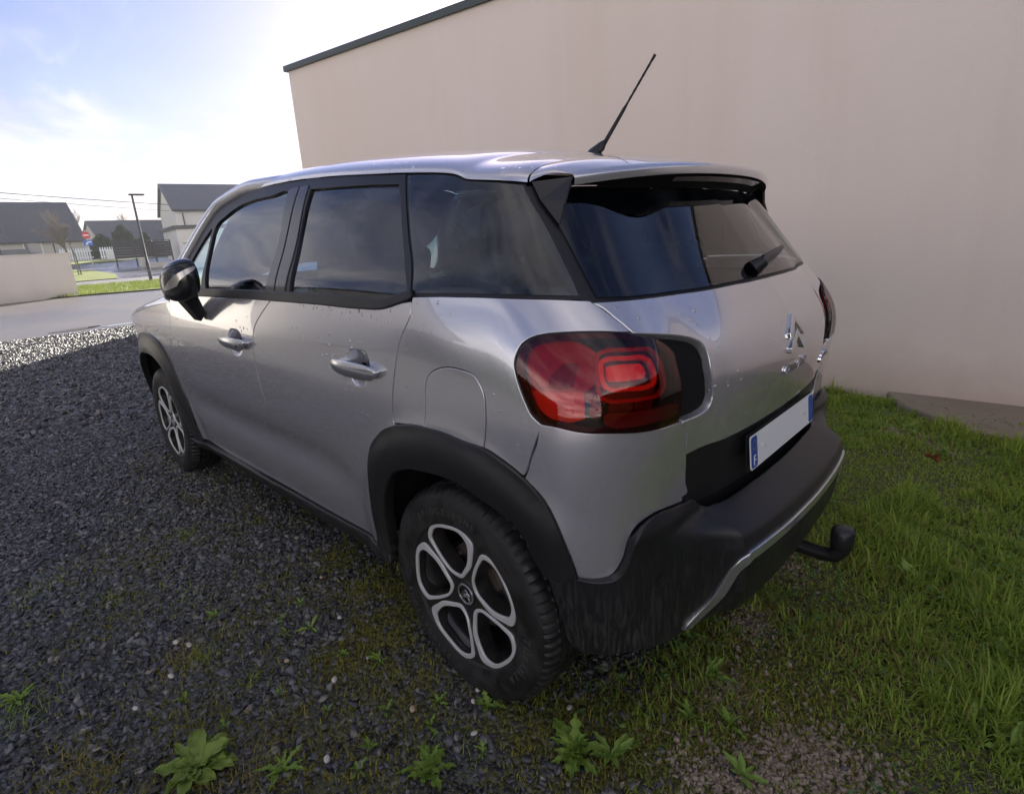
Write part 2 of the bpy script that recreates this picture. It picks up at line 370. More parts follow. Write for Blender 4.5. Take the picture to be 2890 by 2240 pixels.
# ---- gravel yard with its turf and bare soil
GR = np.array([(-.80, -.26), (-.45, -.24), (-.25, -.34), (.15, -.36), (.7, -.25), (1.0, .5), (1.15, 5), (1.2, 8), (3.2, 8), (3.8, -7), (-.3, -7), (-1.2, -1.9), (-.90, -.75)])
def sdist(p, poly):
    p = np.asarray(p, float); d = np.full(len(p), 1e9)
    for a, b in zip(poly, np.roll(poly, -1, 0)):
        e = b - a; t = np.clip(((p - a) @ e) / (e @ e), 0, 1); d = np.minimum(d, np.linalg.norm(p - a - t[:, None] * e, axis=1))
    return np.where(inside(p, poly), d, -d)
def vnoise(p, sc, seed=0):
    """cheap value noise in the plane"""
    g = np.random.default_rng(seed).random((64, 64)); q = np.asarray(p) * sc; i = np.floor(q).astype(int); f = q - i; f = f * f * (3 - 2 * f)
    G = lambda a, b: g[(i[:, 0] + a) % 64, (i[:, 1] + b) % 64]
    return (G(0, 0) * (1 - f[:, 0]) + G(1, 0) * f[:, 0]) * (1 - f[:, 1]) + (G(0, 1) * (1 - f[:, 0]) + G(1, 1) * f[:, 0]) * f[:, 1]
def fbm(p, sc, seed=0): return (vnoise(p, sc, seed) * .5 + vnoise(p, sc * 2.1, seed + 1) * .3 + vnoise(p, sc * 4.3, seed + 2) * .2)
def turf(p):
    """0 bare gravel .. 1 thick grass"""
    return np.clip((sdist(p, GR) + (fbm(p, 3.2, 5) - .42) * .42) / .16, 0, 1)
MOSS = [(-.84, .48, .22, .9), (-.70, .62, .18, .8), (-1.02, .40, .14, .6), (-.92, .25, .12, .6), (-.75, .95, .2, .5), (-1.25, 1.6, .3, .25), (-.7, 1.5, .25, .4), (-.75, 2.2, .3, .3), (-1.5, .25, .2, .35), (-1.65, .55, .2, .35), (-.62, -.30, .2, .5), (-.95, -.3, .2, .35), (-.55, .1, .25, .4), (-1.0, .95, .3, .2), (-.35, -.65, .25, .6), (-.2, -.4, .3, .6), (-.95, .05, .25, .5), (-1.15, .2, .3, .4), (-1.3, 0, .3, .4), (-.8, -.55, .3, .6), (-.75, -.2, .25, .6), (-1.45, .45, .3, .35), (-1.2, .75, .25, .3), (-.65, 2.9, .3, .3), (-1.5, 1.3, .3, .2)]
def moss(p):
    r = np.zeros(len(p))
    for x, y, s_, a in MOSS: r = np.maximum(r, a * np.exp(-((p[:, 0] - x) ** 2 + (p[:, 1] - y) ** 2) / s_ ** 2))
    return np.clip(r * 1.9 * np.clip((fbm(p, 7, 21) - .27) / .28, 0, 1), 0, 1)
xs = np.concatenate([np.arange(-30, -3, 3.), np.arange(-3, 3.5, .05), [3.6]]); yy = np.concatenate([np.arange(-14, -3, 2.), np.arange(-3, 4, .05), np.arange(4, 11.9, .15)])
X, Y = np.meshgrid(xs, yy); pp = np.stack([X, Y], -1).reshape(-1, 2)
zz_ = (fbm(pp, 1.6, 3) - .5) * .018 + (fbm(pp, 7, 9) - .5) * .010; zz_ = np.where(np.abs(pp[:, 0]) > 2.9, 0, zz_) * np.clip((11.5 - pp[:, 1]) / 2, 0, 1); TB = turf(pp); MB_ = moss(pp)
def near_wheel(p): return np.minimum(np.hypot(p[:, 0] + .745, p[:, 1]), np.hypot(p[:, 0] + .745, p[:, 1] - 2.604))
zz_ *= np.clip(near_wheel(pp) / .3, 0, 1)
nx = len(xs); fc = [(j * nx + i, j * nx + i + 1, (j + 1) * nx + i + 1, (j + 1) * nx + i) for j in range(len(yy) - 1) for i in range(nx - 1)]
me = bpy.data.meshes.new('gravel_yard'); me.from_pydata([(float(a), float(b), float(c)) for (a, b), c in zip(pp, zz_)], [], fc); me.shade_smooth()
at = me.attributes.new('turf', 'FLOAT', 'POINT'); at.data.foreach_set('value', TB.astype(np.float32)); at = me.attributes.new('moss', 'FLOAT', 'POINT'); at.data.foreach_set('value', MB_.astype(np.float32))
def yardmat():
    m, k = newmat('slate_gravel_ground'); b = k.b; c = k.n('ShaderNodeTexCoord').outputs['Object']
    tf = k.n('ShaderNodeAttribute', attribute_name='turf').outputs['Fac']; ms_ = k.n('ShaderNodeAttribute', attribute_name='moss').outputs['Fac']
    vo = k.n('ShaderNodeTexVoronoi', {'Vector': c, 'Scale': 55., 'Randomness': 1.}); hue = k.n('ShaderNodeSeparateColor', {0: vo.outputs['Color']})
    grav = k.ramp(hue.outputs[0], [(0, (.030, .030, .030)), (.55, (.065, .064, .062)), (.85, (.12, .118, .115)), (1, (.19, .175, .15))])
    soil = k.ramp(k.noise(c, 16, 7, .7), [(.35, (.050, .050, .022)), (.65, (.11, .10, .045))])
    mo = k.ramp(k.noise(c, 60, 5, .7), [(.35, (.05, .055, .010)), (.65, (.16, .15, .025))])
    k.set(b.inputs['Base Color'], k.mix(k.math('MULTIPLY', ms_, .8), k.mix(tf, grav, soil), mo))
    k.set(b.inputs['Roughness'], k.mapr(k.noise(c, 3, 4), .3, .7, .42, .75))
    h = k.math('ADD', k.math('MULTIPLY', vo.outputs['Distance'], -1.), k.math('MULTIPLY', k.noise(c, 90, 4), .4))
    k.t.links.new(k.bump(h, .9, .018), b.inputs['Normal']); return m
tag(link('gravel_yard', me, yardmat()), kind='structure')
# ---- drive, pavement, road, verges
sheet('drive_asphalt', [(-45, 10.9), (-1.2, 11.3), (.2, 11.0), (1.2, 11.4), (3, 11.0), (12, 11.2), (12, 22.9), (4.5, 22.7), (1.9, 23.2), (-45, 3.5 + 0)], .004, M['asphalt']) if False else sheet('drive_asphalt', [(-45, 10.9), (-1.2, 11.3), (.2, 11.0), (1.2, 11.4), (3, 11.0), (14, 11.2), (14, 23.2), (-45, 23.2)], .004, M['asphalt'])
sheet('grass_verge', [(1.2, 22.85), (2.2, 22.95), (3.2, 22.6), (4.6, 22.3), (10, 22.4), (14, 22.6), (14, 30.3), (1.0, 31.3)], .05, M['lawn'], 1.0)
sheet('pavement', [(-45, 23.0), (1.2, 23.0), (1.2, 31), (14, 30), (40, 30), (40, 37.4), (6.3, 37.2), (-45, 36.6)], .010, M['pavement'])
sheet('road', [(-45, 36.5), (6.3, 37.1), (45, 37.2), (45, 62), (-45, 62)], .0, M['road'])
sheet('grass_verge', [(-20, 37.0), (4, 37.3), (6.2, 37.6), (6.8, 41), (6.5, 46), (5.3, 49), (-20, 49)], .05, M['lawn'], 1.0)
sheet('grass_verge', [(-20, 57), (8, 57), (11.2, 58.5), (11.5, 60.5), (9, 62), (-20, 62)], .05, M['lawn'], 1.0)
def puddle(x, y, a, b, r):
    pts = [(x + (a * math.cos(t) * math.cos(r) - b * math.sin(t) * math.sin(r)) * (1 + .12 * math.sin(3 * t + x)), y + (a * math.cos(t) * math.sin(r) + b * math.sin(t) * math.cos(r)) * (1 + .12 * math.sin(3 * t + x))) for t in np.linspace(0, 2 * math.pi, 28, endpoint=False)]
    o_ = mesh('puddle', [(px, py, .009) for px, py in pts], [tuple(range(28))], M['water']); tag(o_, kind='structure')
M['water'] = mat('puddle_water', (.02, .02, .022), .03, spec=.6)
puddle(.12, 11.85, .42, .16, .3); puddle(.85, 11.75, .36, .12, .1); puddle(1.6, 12.6, .5, .25, 0)
# ---- the beige building beside the car
def render_mat(name, c0, c1, c2):
    m, k = newmat(name); b = k.b; c = k.n('ShaderNodeTexCoord').outputs['Object']; pos = k.n('ShaderNodeSeparateXYZ', {0: c})
    mp = k.n('ShaderNodeMapping', {0: c}); mp.inputs['Scale'].default_value = (1, 1, .35)
    big = k.noise(mp.outputs[0], .8, 6, .55, .4); col = k.mix(k.mapr(big, .3, .7), c0, c1)
    spl_ = k.math('MULTIPLY', k.mapr(k.math('ADD', pos.outputs[2], k.math('MULTIPLY', k.noise(c, 3, 6, .7), .45)), .62, .12), .75, clamp=True)
    col = k.mix(spl_, col, c2); sp2 = k.ramp(k.noise(c, 30, 3, .5), [(.77, 0.), (.80, 1.)])
    col = k.mix(k.math('MULTIPLY', sp2, .22), col, c2); mp3 = k.n('ShaderNodeMapping', {0: c}); mp3.inputs['Scale'].default_value = (1, 2.2, .12); col = k.mix(k.math('MULTIPLY', k.ramp(k.noise(mp3.outputs[0], 2.2, 7, .65), [(.5, 0.), (.75, 1.)]), .07), col, c2); k.set(b.inputs['Base Color'], col); k.set(b.inputs['Roughness'], .92)
    k.t.links.new(k.bump(k.noise(c, 110, 6, .7), .35, .006, k.bump(k.noise(c, 4, 3, .5), .12, .03)), b.inputs['Normal']); return m
M['render'] = render_mat('beige_render', (.80, .69, .61), (.76, .635, .54), (.47, .34, .23))
M['render_white'] = render_mat('white_render', (.66, .62, .57), (.60, .56, .52), (.42, .40, .36))
M['flash'] = mat('roof_flashing', (.06, .075, .075), .45, metal=.3)
bld = empty('rendered_building', (3, 0, 0), 0, 'long beige rendered building wall standing right behind the car', 'building')
def prismz(name, poly, z0, ztop, m, par=None):
    n = len(poly); v = [(x, y, z0) for x, y in poly] + [(x, y, ztop(x, y) if callable(ztop) else ztop) for x, y in poly]
    o_ = fixnormals(mesh(name, v, [tuple(range(n - 1, -1, -1)), tuple(range(n, 2 * n))] + [(i, (i + 1) % n, n + (i + 1) % n, n + i) for i in range(n)], m, par)); return o_
ztop = lambda x, y: 3.44 + (y - 3.25) * .040
bp_ = [(2.515, 7.02), (9.2, 7.45), (9.2, -12), (3.64, -12)]; sh3 = lambda l: [(x - 3, y) for x, y in l]
prismz('wall', sh3(bp_), -.3, lambda x, y: ztop(x, y), M['render'], bld)
cpo = [(2.47, 7.07), (9.25, 7.5), (9.25, -12.05), (3.595, -12.05)]
n = 4; v = [(x - 3, y, ztop(x, y) - .012) for x, y in cpo] + [(x - 3, y, ztop(x, y) + .055) for x, y in cpo]
fixnormals(mesh('roof_coping', v, [(3, 2, 1, 0), (4, 5, 6, 7)] + [(i, (i + 1) % 4, 4 + (i + 1) % 4, 4 + i) for i in range(4)], M['flash'], bld))
prismz('rear_wing', sh3([(7.45, 16.4), (16, 16.9), (16, 7.9), (7.45, 7.36)]), -.3, 5.3, M['render'], bld)
# footing that shows at the foot of the wall
pts = [(2.98, -.30), (2.72, -.42), (2.55, -.62), (2.38, -.80), (2.30, -1.10), (2.42, -1.6), (2.6, -2.4), (3.1, -2.6), (3.06, -1.0)]
o_ = prismz('wall_footing', pts, -.05, lambda x, y: .035 + .03 * (x - 2.3), render_mat('pale_mortar', (.34, .30, .24), (.25, .20, .14), (.20, .15, .10))); tag(o_, 'pale crumbling mortar footing showing at the foot of the beige wall', 'footing'); bevel(o_, .02, 2)
# ---- white garden wall across the drive
wv = np.array([2.05, 23.35]) - np.array([-.1, 22.55]); wv /= np.linalg.norm(wv); wn_ = np.array([-wv[1], wv[0]])
a = np.array([2.05, 23.35]); b = a - wv * 26
gw = empty('garden_wall', (2.05, 23.35, 0), 0, 'low white rendered garden wall across the drive', 'wall')
rel = lambda l: [(p[0] - 2.05, p[1] - 23.35) for p in l]
prismz('wall', rel([a, b, b + wn_ * .22, a + wn_ * .22]), -.1, 1.42, M['render_white'], gw); prismz('wall_cap', rel([a + wv * .02 - wn_ * .02, b - wn_ * .02, b + wn_ * .24, a + wv * .02 + wn_ * .24]), 1.423, 1.46, M['render_white'], gw)
prismz('return_wall', rel([a + wn_ * .222 - wv * .20, a + wn_ * .222, a + wn_ * 4 , a + wn_ * 4 - wv * .2]), -.1, 1.40, M['render_white'], gw)
# ---- street lamp
lp = empty('street_lamp', (5.9, 29.8, .04), 0, 'slim dark street lamp on the grass verge', 'street lamp'); M['iron'] = mat('dark_grey_iron', (.035, .037, .042), .4, metal=.3)
MB().tube([(0, 0, 0), (0, 0, .9), (.0, 0, .92), (0, 0, 3.82)], [.075, .072, .055, .045], 12).out('post', M['iron'], lp, True, 40)
hd_ = MB().box((.17, -.05, 3.85), (.62, .22, .07)).out('lamp_head', M['iron'], lp); bevel(hd_, .03)
MB().box((.25, -.05, 3.812), (.36, .15, .01)).out('lamp_lens', mat('lamp_glass', (.5, .5, .48), .2), hd_)
# ---- houses
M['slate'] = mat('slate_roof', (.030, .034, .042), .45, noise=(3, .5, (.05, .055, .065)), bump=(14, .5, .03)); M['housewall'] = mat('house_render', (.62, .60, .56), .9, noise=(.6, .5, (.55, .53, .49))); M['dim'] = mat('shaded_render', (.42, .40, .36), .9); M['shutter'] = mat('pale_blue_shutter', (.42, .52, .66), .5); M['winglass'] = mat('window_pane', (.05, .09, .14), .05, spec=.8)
def house(name, label, o, ux, L, D, eave, ridge, wallm, group=None, base=0., over=.35, windows=(), chimney=None):
    """o: front left corner; ux: direction of the ridge"""
    e = empty(name, (o[0], o[1], base), math.atan2(ux[1], ux[0]), label, 'house', group)
    w = MB().add([(0, 0, 0), (L, 0, 0), (L, D, 0), (0, D, 0), (0, 0, eave), (L, 0, eave), (L, D, eave), (0, D, eave), (0, D / 2, ridge - .1), (L, D / 2, ridge - .1)], [(0, 1, 5, 4), (2, 3, 7, 6), (3, 0, 4, 8, 7), (1, 2, 6, 9, 5)]); fixnormals(w.out('wall', wallm, e))
    sl = (ridge - eave) / (D / 2); r_ = MB()
    for sg in (0, 1):
        y0, y1 = (-over, D / 2) if sg == 0 else (D + over, D / 2); z0 = eave - over * sl
        r_.add([(-.25, y0, z0), (L + .25, y0, z0), (L + .25, y1, ridge), (-.25, y1, ridge), (-.25, y0, z0 + .16), (L + .25, y0, z0 + .16), (L + .25, y1, ridge + .16), (-.25, y1, ridge + .16)], [(0, 1, 2, 3), (7, 6, 5, 4), (0, 4, 5, 1), (1, 5, 6, 2), (0, 3, 7, 4)])
    rf = r_.out('roof', M['slate'], e); MB().tube([(-.2, -over - .06, eave - over * sl + .04), (L + .2, -over - .06, eave - over * sl + .04)], .07, 8).out('gutter', M['iron'], e)
    for (x, z, ww, hh, kind) in windows:
        if kind == 'sky':
            yy0 = (z - eave) / sl; s_ = MB().add([(x, yy0, z + .19), (x + ww, yy0, z + .19), (x + ww, yy0 + hh * .7, z + .19 + hh * .7 * sl), (x, yy0 + hh * .7, z + .19 + hh * .7 * sl)], [(0, 1, 2, 3)]); s_.out('skylight', M['winglass'], rf)
        elif kind == 'pipe': MB().tube([(x, -.08, .0), (x, -.08, eave - .3)], .05, 8).out('downpipe', M['iron'], e)
        else:
            f_ = MB().box((x + ww / 2, -.03, z + hh / 2), (ww + .16, .08, hh + .16)).out('window', M['white'], e)
            MB().box((x + ww / 2, -.075, z + hh / 2), (ww, .02, hh)).out('pane', M['shutter'] if kind == 'sh' else M['winglass'], f_)
    if chimney:
        x, y, h = chimney; MB().box((x, y, h / 2 + eave), (.7, .5, h)).out('chimney', wallm, rf)
    return e
house('house', 'white gabled house with slate roof behind the flat garage', (15.6, 57), (1, -.16), 14, 10.5, 4.3, 6.8, M['housewall'], base=.7, windows=[(3.2, 2.4, 1.6, 1.2, 'sh'), (6.8, 2.4, 1.4, 1.2, 'sh'), (.6, 0, 0, 0, 'pipe'), (5.9, 0, 0, 0, 'pipe')])
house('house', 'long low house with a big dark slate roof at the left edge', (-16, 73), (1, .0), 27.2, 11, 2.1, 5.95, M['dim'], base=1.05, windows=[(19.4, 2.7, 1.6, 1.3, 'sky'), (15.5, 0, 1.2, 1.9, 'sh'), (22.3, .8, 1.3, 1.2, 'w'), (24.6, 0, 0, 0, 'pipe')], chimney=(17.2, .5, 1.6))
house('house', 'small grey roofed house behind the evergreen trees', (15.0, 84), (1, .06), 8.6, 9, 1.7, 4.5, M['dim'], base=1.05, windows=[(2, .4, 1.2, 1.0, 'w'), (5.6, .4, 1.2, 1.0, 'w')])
gr_ = empty('flat_roofed_garage', (12.9, 48.5, .3), R(-9), 'pale flat roofed garage behind the gate pillar', 'garage')
MB().box((6, 4, 1.35), (12, 8, 2.7)).out('wall', M['housewall'], gr_); MB().box((6, 4, 2.84), (12.3, 8.3, .27)).out('roof_fascia', M['slate'], gr_)
gd = MB().box((6.5, -.02, 1.1), (2.6, .06, 2.2)).out('garage_door', M['white'], gr_)
# house across the yard, seen only in the paintwork
hb = house('house', 'white house with slate roof standing across the gravel yard', (-13.5, 21), (.10, -1), 12, 8, 3.0, 6.2, M['housewall'], base=0, windows=[(1.5, .9, 1.2, 1.3, 'w'), (5.2, 0, 1.0, 2.1, 'sh'), (8.6, .9, 1.6, 1.3, 'w')])
# ---- gate, pillar, fences
pi_ = empty('gate_pillar', (12.15, 41.6, float(gz(41.6))), R(12), 'square rendered gate pillar with a stone cap', 'pillar')
MB().box((0, 0, .82), (1.15, .8, 1.64)).out('shaft', M['housewall'], pi_); MB().box((0, 0, .8), (1.165, .815, .02)).out('joint', M['dim'], pi_)
cp2 = MB().add([(-.8, -.6, 1.643), (.8, -.6, 1.643), (.8, .6, 1.643), (-.8, .6, 1.643), (-.8, -.6, 1.76), (.8, -.6, 1.76), (.8, .6, 1.76), (-.8, .6, 1.76), (0, 0, 1.95)], [(3, 2, 1, 0), (0, 1, 5, 4), (1, 2, 6, 5), (2, 3, 7, 6), (3, 0, 4, 7), (4, 5, 8), (5, 6, 8), (6, 7, 8), (7, 4, 8)]).out('cap', mat('pillar_stone', (.42, .38, .30), .9, noise=(4, .4, (.30, .28, .20))), pi_)
gt = empty('boarded_gate', (8.55, 48.6, float(gz(48.6))), R(-4), 'dark boarded gate on black posts beside the pillar', 'gate'); M['gate'] = mat('dark_gate_boards', (.020, .020, .024), .6, noise=(5, .5, (.035, .033, .035)))
for i in range(6): MB().box((1.85, 0, .66 + i * .185), (3.7, .04, .175)).out('board', M['gate'], gt)
MB().box((1.85, -.02, 1.77), (3.8, .07, .05)).out('top_rail', M['iron'], gt)
for x in (.05, 1.3, 2.6, 3.7): MB().box((x, -.06, .85), (.09, .08, 1.75)).out('post', M['iron'], gt)
for x, h in ((.55, .68), (.75, .58)): tag(MB().box((0, 0, h / 2), (.22, .24, h)).out('concrete_post', mat('post_concrete', (.45, .43, .38), .9), None), 'short pale concrete post in front of the dark gate' if h > .6 else 'shorter concrete post just right of the other one', 'post')  .location = (9.1 + x, 46.3, float(gz(46.3)))
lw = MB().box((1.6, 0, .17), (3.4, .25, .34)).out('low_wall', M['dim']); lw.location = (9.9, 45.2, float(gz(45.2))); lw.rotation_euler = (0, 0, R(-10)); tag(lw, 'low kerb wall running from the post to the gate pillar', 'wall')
def picket(x0, x1, y, label):
    e = empty('picket_fence', (x0, y, float(gz(y)) - .02), 0, label, 'fence'); n = int((x1 - x0) / .20); wm = mat('fence_white', (.72, .76, .82), .6); me_ = None
    for i in range(n):
        if me_ is None:
            o_ = MB().prism([(-.055, 0), (.055, 0), (.055, 1.08), (0, 1.14), (-.055, 1.08)], -.012, .012, 1).out('picket', wm, e); me_ = o_.data
        else: o_ = link('picket', me_, None, e)
        o_.location = (i * .20 + .1, 0, 0)
    for z in (.25, .85): MB().box(((x1 - x0) / 2, .035, z), (x1 - x0, .04, .08)).out('rail', wm, e)
picket(7.9, 10.45, 66, 'white picket fence left of the no-entry sign'); picket(11.0, 14.4, 66, 'white picket fence right of the no-entry sign')
bx_ = MB().box((0, 0, .45), (.75, .4, .9)).out('meter_box', M['white']); bx_.location = (11.6, 64.6, float(gz(64.6))); tag(bx_, 'small pale meter box in front of the white picket fence', 'box')
df = empty('dark_fence', (-16, 70.4, 1.09), 0, 'dark grey panel fence in front of the long low house', 'fence')
for i in range(11): MB().box((1.2 + i * 2.0, 0, .62), (1.9, .05, 1.24)).out('panel', mat('fence_panel_grey', (.10, .11, .13), .6) if i == 0 else bpy.data.materials['fence_panel_grey'], df)
for i in range(12): MB().box((.2 + i * 2.0, 0, .7), (.09, .09, 1.4)).out('post', M['iron'], df)
sg_ = empty('road_sign', (8.3, 55, float(gz(55))), 0, 'round red no-entry sign above a blue plate on a pole', 'sign')
MB().tube([(0, .05, 0), (0, .05, 2.65)], .045, 8).out('pole', mat('galvanised', (.45, .46, .47), .4, metal=.5), sg_)
o_ = MB().tube([(0, .0, 2.28), (0, .03, 2.28)], .28, 28).out('disc', mat('sign_red', (.55, .03, .04), .4), sg_); MB().box((0, -.006, 2.28), (.36, .01, .085)).out('bar', M['white'], o_)
o_ = MB().box((.02, 0, 1.70), (.60, .03, .44)).out('blue_plate', mat('sign_blue', (.05, .14, .50), .4), sg_)
MB().add([(-.2, -.018, 1.56), (-.04, -.018, 1.56), (.10, -.018, 1.78), (.04, -.018, 1.84), (-.06, -.018, 1.72)], [(0, 1, 2, 3, 4)]).out('arrow', M['white'], o_); MB().box((.18, -.018, 1.76), (.14, .006, .12)).out('symbol', M['white'], o_)
for dz, lb in ((0, 'thin overhead cable crossing the sky on the left'), (-1.0, 'second thinner overhead cable just below the first one')):
    pts = [(-12 + t * 46, 60, 8.15 + dz * (.25 + .5 * t) - 46 * t * .117 + 2.0 * t * t) for t in np.linspace(0, 1, 30)]
    tag(MB().tube(pts, .028 if dz == 0 else .018, 5).out('overhead_cable', M['iron']), lb, 'cable')
# ---- trees
M['bark'] = mat('bark', (.085, .070, .055), .9, noise=(6, .5, (.14, .12, .10))); M['twig'] = mat('twig_bark', (.16, .135, .11), .85)
def bare_tree(label, loc, h, spread, seed, trunk_h=.3, r0=.12, group=None, dens=4, depth=4):
    rg = random.Random(seed); e = empty('bare_tree', loc, 0, label, 'tree', group); tr_ = MB(); tw = MB()
    def grow(p, d, l, r, lev):
        q = [p]
        for i in range(3):
            d = (d + Vector((rg.uniform(-.16, .16), rg.uniform(-.16, .16), rg.uniform(-.02, .12)))).normalized(); q.append(q[-1] + d * l / 3)
        (tr_ if lev < 2 else tw).tube(q, [r, r * .85, r * .7, r * .55], 6 if lev < 2 else 3, cap=False)
        if lev >= depth: return
        for k_ in range(dens if lev else dens + 2):
            b_ = q[rg.choice((1, 2, 3))]; a = rg.uniform(0, 2 * math.pi); s_ = rg.uniform(.35, .85) * spread
            nd = (d + Vector((math.cos(a) * s_, math.sin(a) * s_, rg.uniform(-.1, .35)))).normalized(); grow(b_, nd, l * rg.uniform(.55, .78), r * .55, lev + 1)
    tr_.tube([(0, 0, -.1), (.02, 0, h * trunk_h)], [r0, r0 * .8], 8); grow(Vector((.02, 0, h * trunk_h)), Vector((0, 0, 1)), h * .30, r0 * .8, 0)
    tr_.out('trunk', M['bark'], e); tw.out('crown', M['twig'], e); return e
bare_tree('bushy bare tree in front of the long low house', (7.3, 58.3, float(gz(58))), 4.9, 1.5, 3, .16, .11, dens=6, depth=4)
bare_tree('large bare tree rising behind the low fence', (15.5, 102, 1.0), 7.6, 1.1, 8, .25, .22)
bare_tree('bare tree behind the street lamp head', (22.0, 104, 1.0), 7.0, 1.1, 15, .25, .2)
bare_tree('bare tree against the white house gable', (27.5, 100, 1.0), 6.8, 1.0, 21, .25, .2)
bare_tree('faint bare tree just right of the long roof', (13.2, 110, 1.0), 7.0, 1.2, 31, .22, .2)
sp_ = empty('sapling', (5.3, 42.2, float(gz(42)) + .05), 0, 'thin young sapling with a stake on the grass verge', 'tree')
MB().tube([(0, 0, 0), (-.05, 0, 1.1), (-.28, 0, 2.2)], [.035, .03, .015], 6).out('trunk', M['bark'], sp_); MB().tube([(-.12, 0, 0), (-.14, 0, 1.5)], .03, 6).out('stake', M['twig'], sp_)
m_ = MB(); rg = random.Random(4)
for i in range(14): a = rg.uniform(0, 6.28); z = rg.uniform(1.3, 2.2); m_.tube([(-.05 - (z - 1.1) * .2, 0, z), (-.05 - (z - 1.1) * .2 + .3 * math.cos(a), .3 * math.sin(a), z + rg.uniform(.2, .5))], [.009, .003], 4)
m_.out('crown', M['twig'], sp_)
def leafmat(name, c0, c1, tr_=.35):
    m, k = newmat(name); k.t.nodes.remove(k.b); g = k.n('ShaderNodeNewGeometry'); col = k.mix(g.outputs['Random Per Island'], c0, c1)
    d = k.n('ShaderNodeBsdfPrincipled', {'Base Color': col, 'Roughness': .55, 'Specular IOR Level': .25}); t_ = k.n('ShaderNodeBsdfTranslucent', {0: col})
    x = k.n('ShaderNodeMixShader', {0: tr_, 1: d.outputs[0], 2: t_.outputs[0]}); k.t.links.new(x.outputs[0], k.o.inputs[0]); return m
def quads(name, cen, nrm, size, m, par=None, seed=0, aspect=1.6):
    """many separate leaf shaped faces"""
    rg = np.random.default_rng(seed); n = len(cen); t = rg.normal(size=(n, 3)); t -= nrm * np.sum(t * nrm, 1, keepdims=True); t /= np.linalg.norm(t, axis=1, keepdims=True); b = np.cross(nrm, t)
    s_ = (size * rg.uniform(.6, 1.3, n))[:, None]
    v = np.stack([cen - t * s_ * aspect, cen - b * s_ * .5, cen + t * s_ * aspect, cen + b * s_ * .5], 1).reshape(-1, 3)
    me = bpy.data.meshes.new(name); me.from_pydata(v.tolist(), [], [(4 * i, 4 * i + 1, 4 * i + 2, 4 * i + 3) for i in range(n)]); return link(name, me, m, par)
M['conifer'] = leafmat('conifer_foliage', (.018, .030, .014), (.045, .062, .028), .15)
def conifer(label, loc, h, w, seed):
    e = empty('evergreen_tree', loc, 0, label, 'tree'); MB().tube([(0, 0, 0), (0, 0, h * .8)], [.14, .03], 8).out('trunk', M['bark'], e)
    rg = np.random.default_rng(seed); n = 5200; z = rg.random(n) ** .8; a = rg.uniform(0, 2 * np.pi, n); cl = .72 + .28 * np.sin(a * 5 + z * 14 + seed) * np.sin(a * 3 - z * 9)
    r = w * (1 - z ** 1.7) ** .75 * cl * rg.uniform(.55, 1.05, n) ** .5; cen = np.stack([r * np.cos(a), r * np.sin(a), z * h + .05], 1)
    nr = rg.normal(size=(n, 3)) + np.stack([np.cos(a), np.sin(a), .4 + 0 * a], 1); nr /= np.linalg.norm(nr, axis=1, keepdims=True); quads('crown', cen, nr, .13, M['conifer'], e, seed); return e
conifer('dark evergreen tree just right of the no-entry sign', (12.2, 70.5, 1.05), 2.3, 1.6, 1); conifer('tallest dark evergreen tree in front of the grey roofed house', (14.4, 71.5, 1.05), 3.2, 1.8, 2); conifer('dark evergreen tree beside the street lamp post', (16.3, 71, 1.05), 2.3, 1.2, 3)
# hedge behind the photographer, seen in the tailgate
leafmat('hedge_leaf', (.03, .05, .015), (.07, .10, .03))

def hedge(label, loc, rz, L, h, seed):
    rg = np.random.default_rng(seed); n = int(700 * L); cen = np.stack([rg.uniform(0, L, n), rg.uniform(-1, 1, n), rg.uniform(0, h, n)], 1); cen[:, 1] = np.sign(cen[:, 1]) * (.42 + .2 * rg.random(n)); tp = rg.random(n) < .3; cen[tp, 2] = h + rg.uniform(-.1, .12, tp.sum()); cen[tp, 1] *= rg.random(tp.sum())
    nr = rg.normal(size=(n, 3)); nr /= np.linalg.norm(nr, axis=1, keepdims=True); e = empty('garden_hedge', loc, rz, label, 'hedge')
    quads('foliage', cen, nr, .10, bpy.data.materials['hedge_leaf'], e, seed); MB().box((L / 2, 0, h / 2), (L, .7, h - .1)).out('inner_branches', M['liner'], e)
hedge('tall clipped hedge along the back of the yard', (-5.5, -7.6, 0), 0, 10.5, 3.1, 14)
hedge('long dark hedge on the far left side of the yard', (-9.2, -2, 0), R(88), 22, 1.75, 12)

# ---- thin haze volume added over the street, standing in for lens glare
hz_ = MB().box((0, 70, 4.4), (420, 220, 11.0)).out('haze', None); tag(hz_, kind='stuff'); hm = bpy.data.materials.new('glare_haze'); hm.use_nodes = True; hk = NT(hm); hk.t.nodes.remove(hk.b)
hv = hk.n('ShaderNodeVolumePrincipled', {'Color': (.90, .93, 1.0), 'Density': .0006, 'Anisotropy': .3}); hk.t.links.new(hv.outputs[0], hk.o.inputs['Volume']); hz_.data.materials.append(hm)
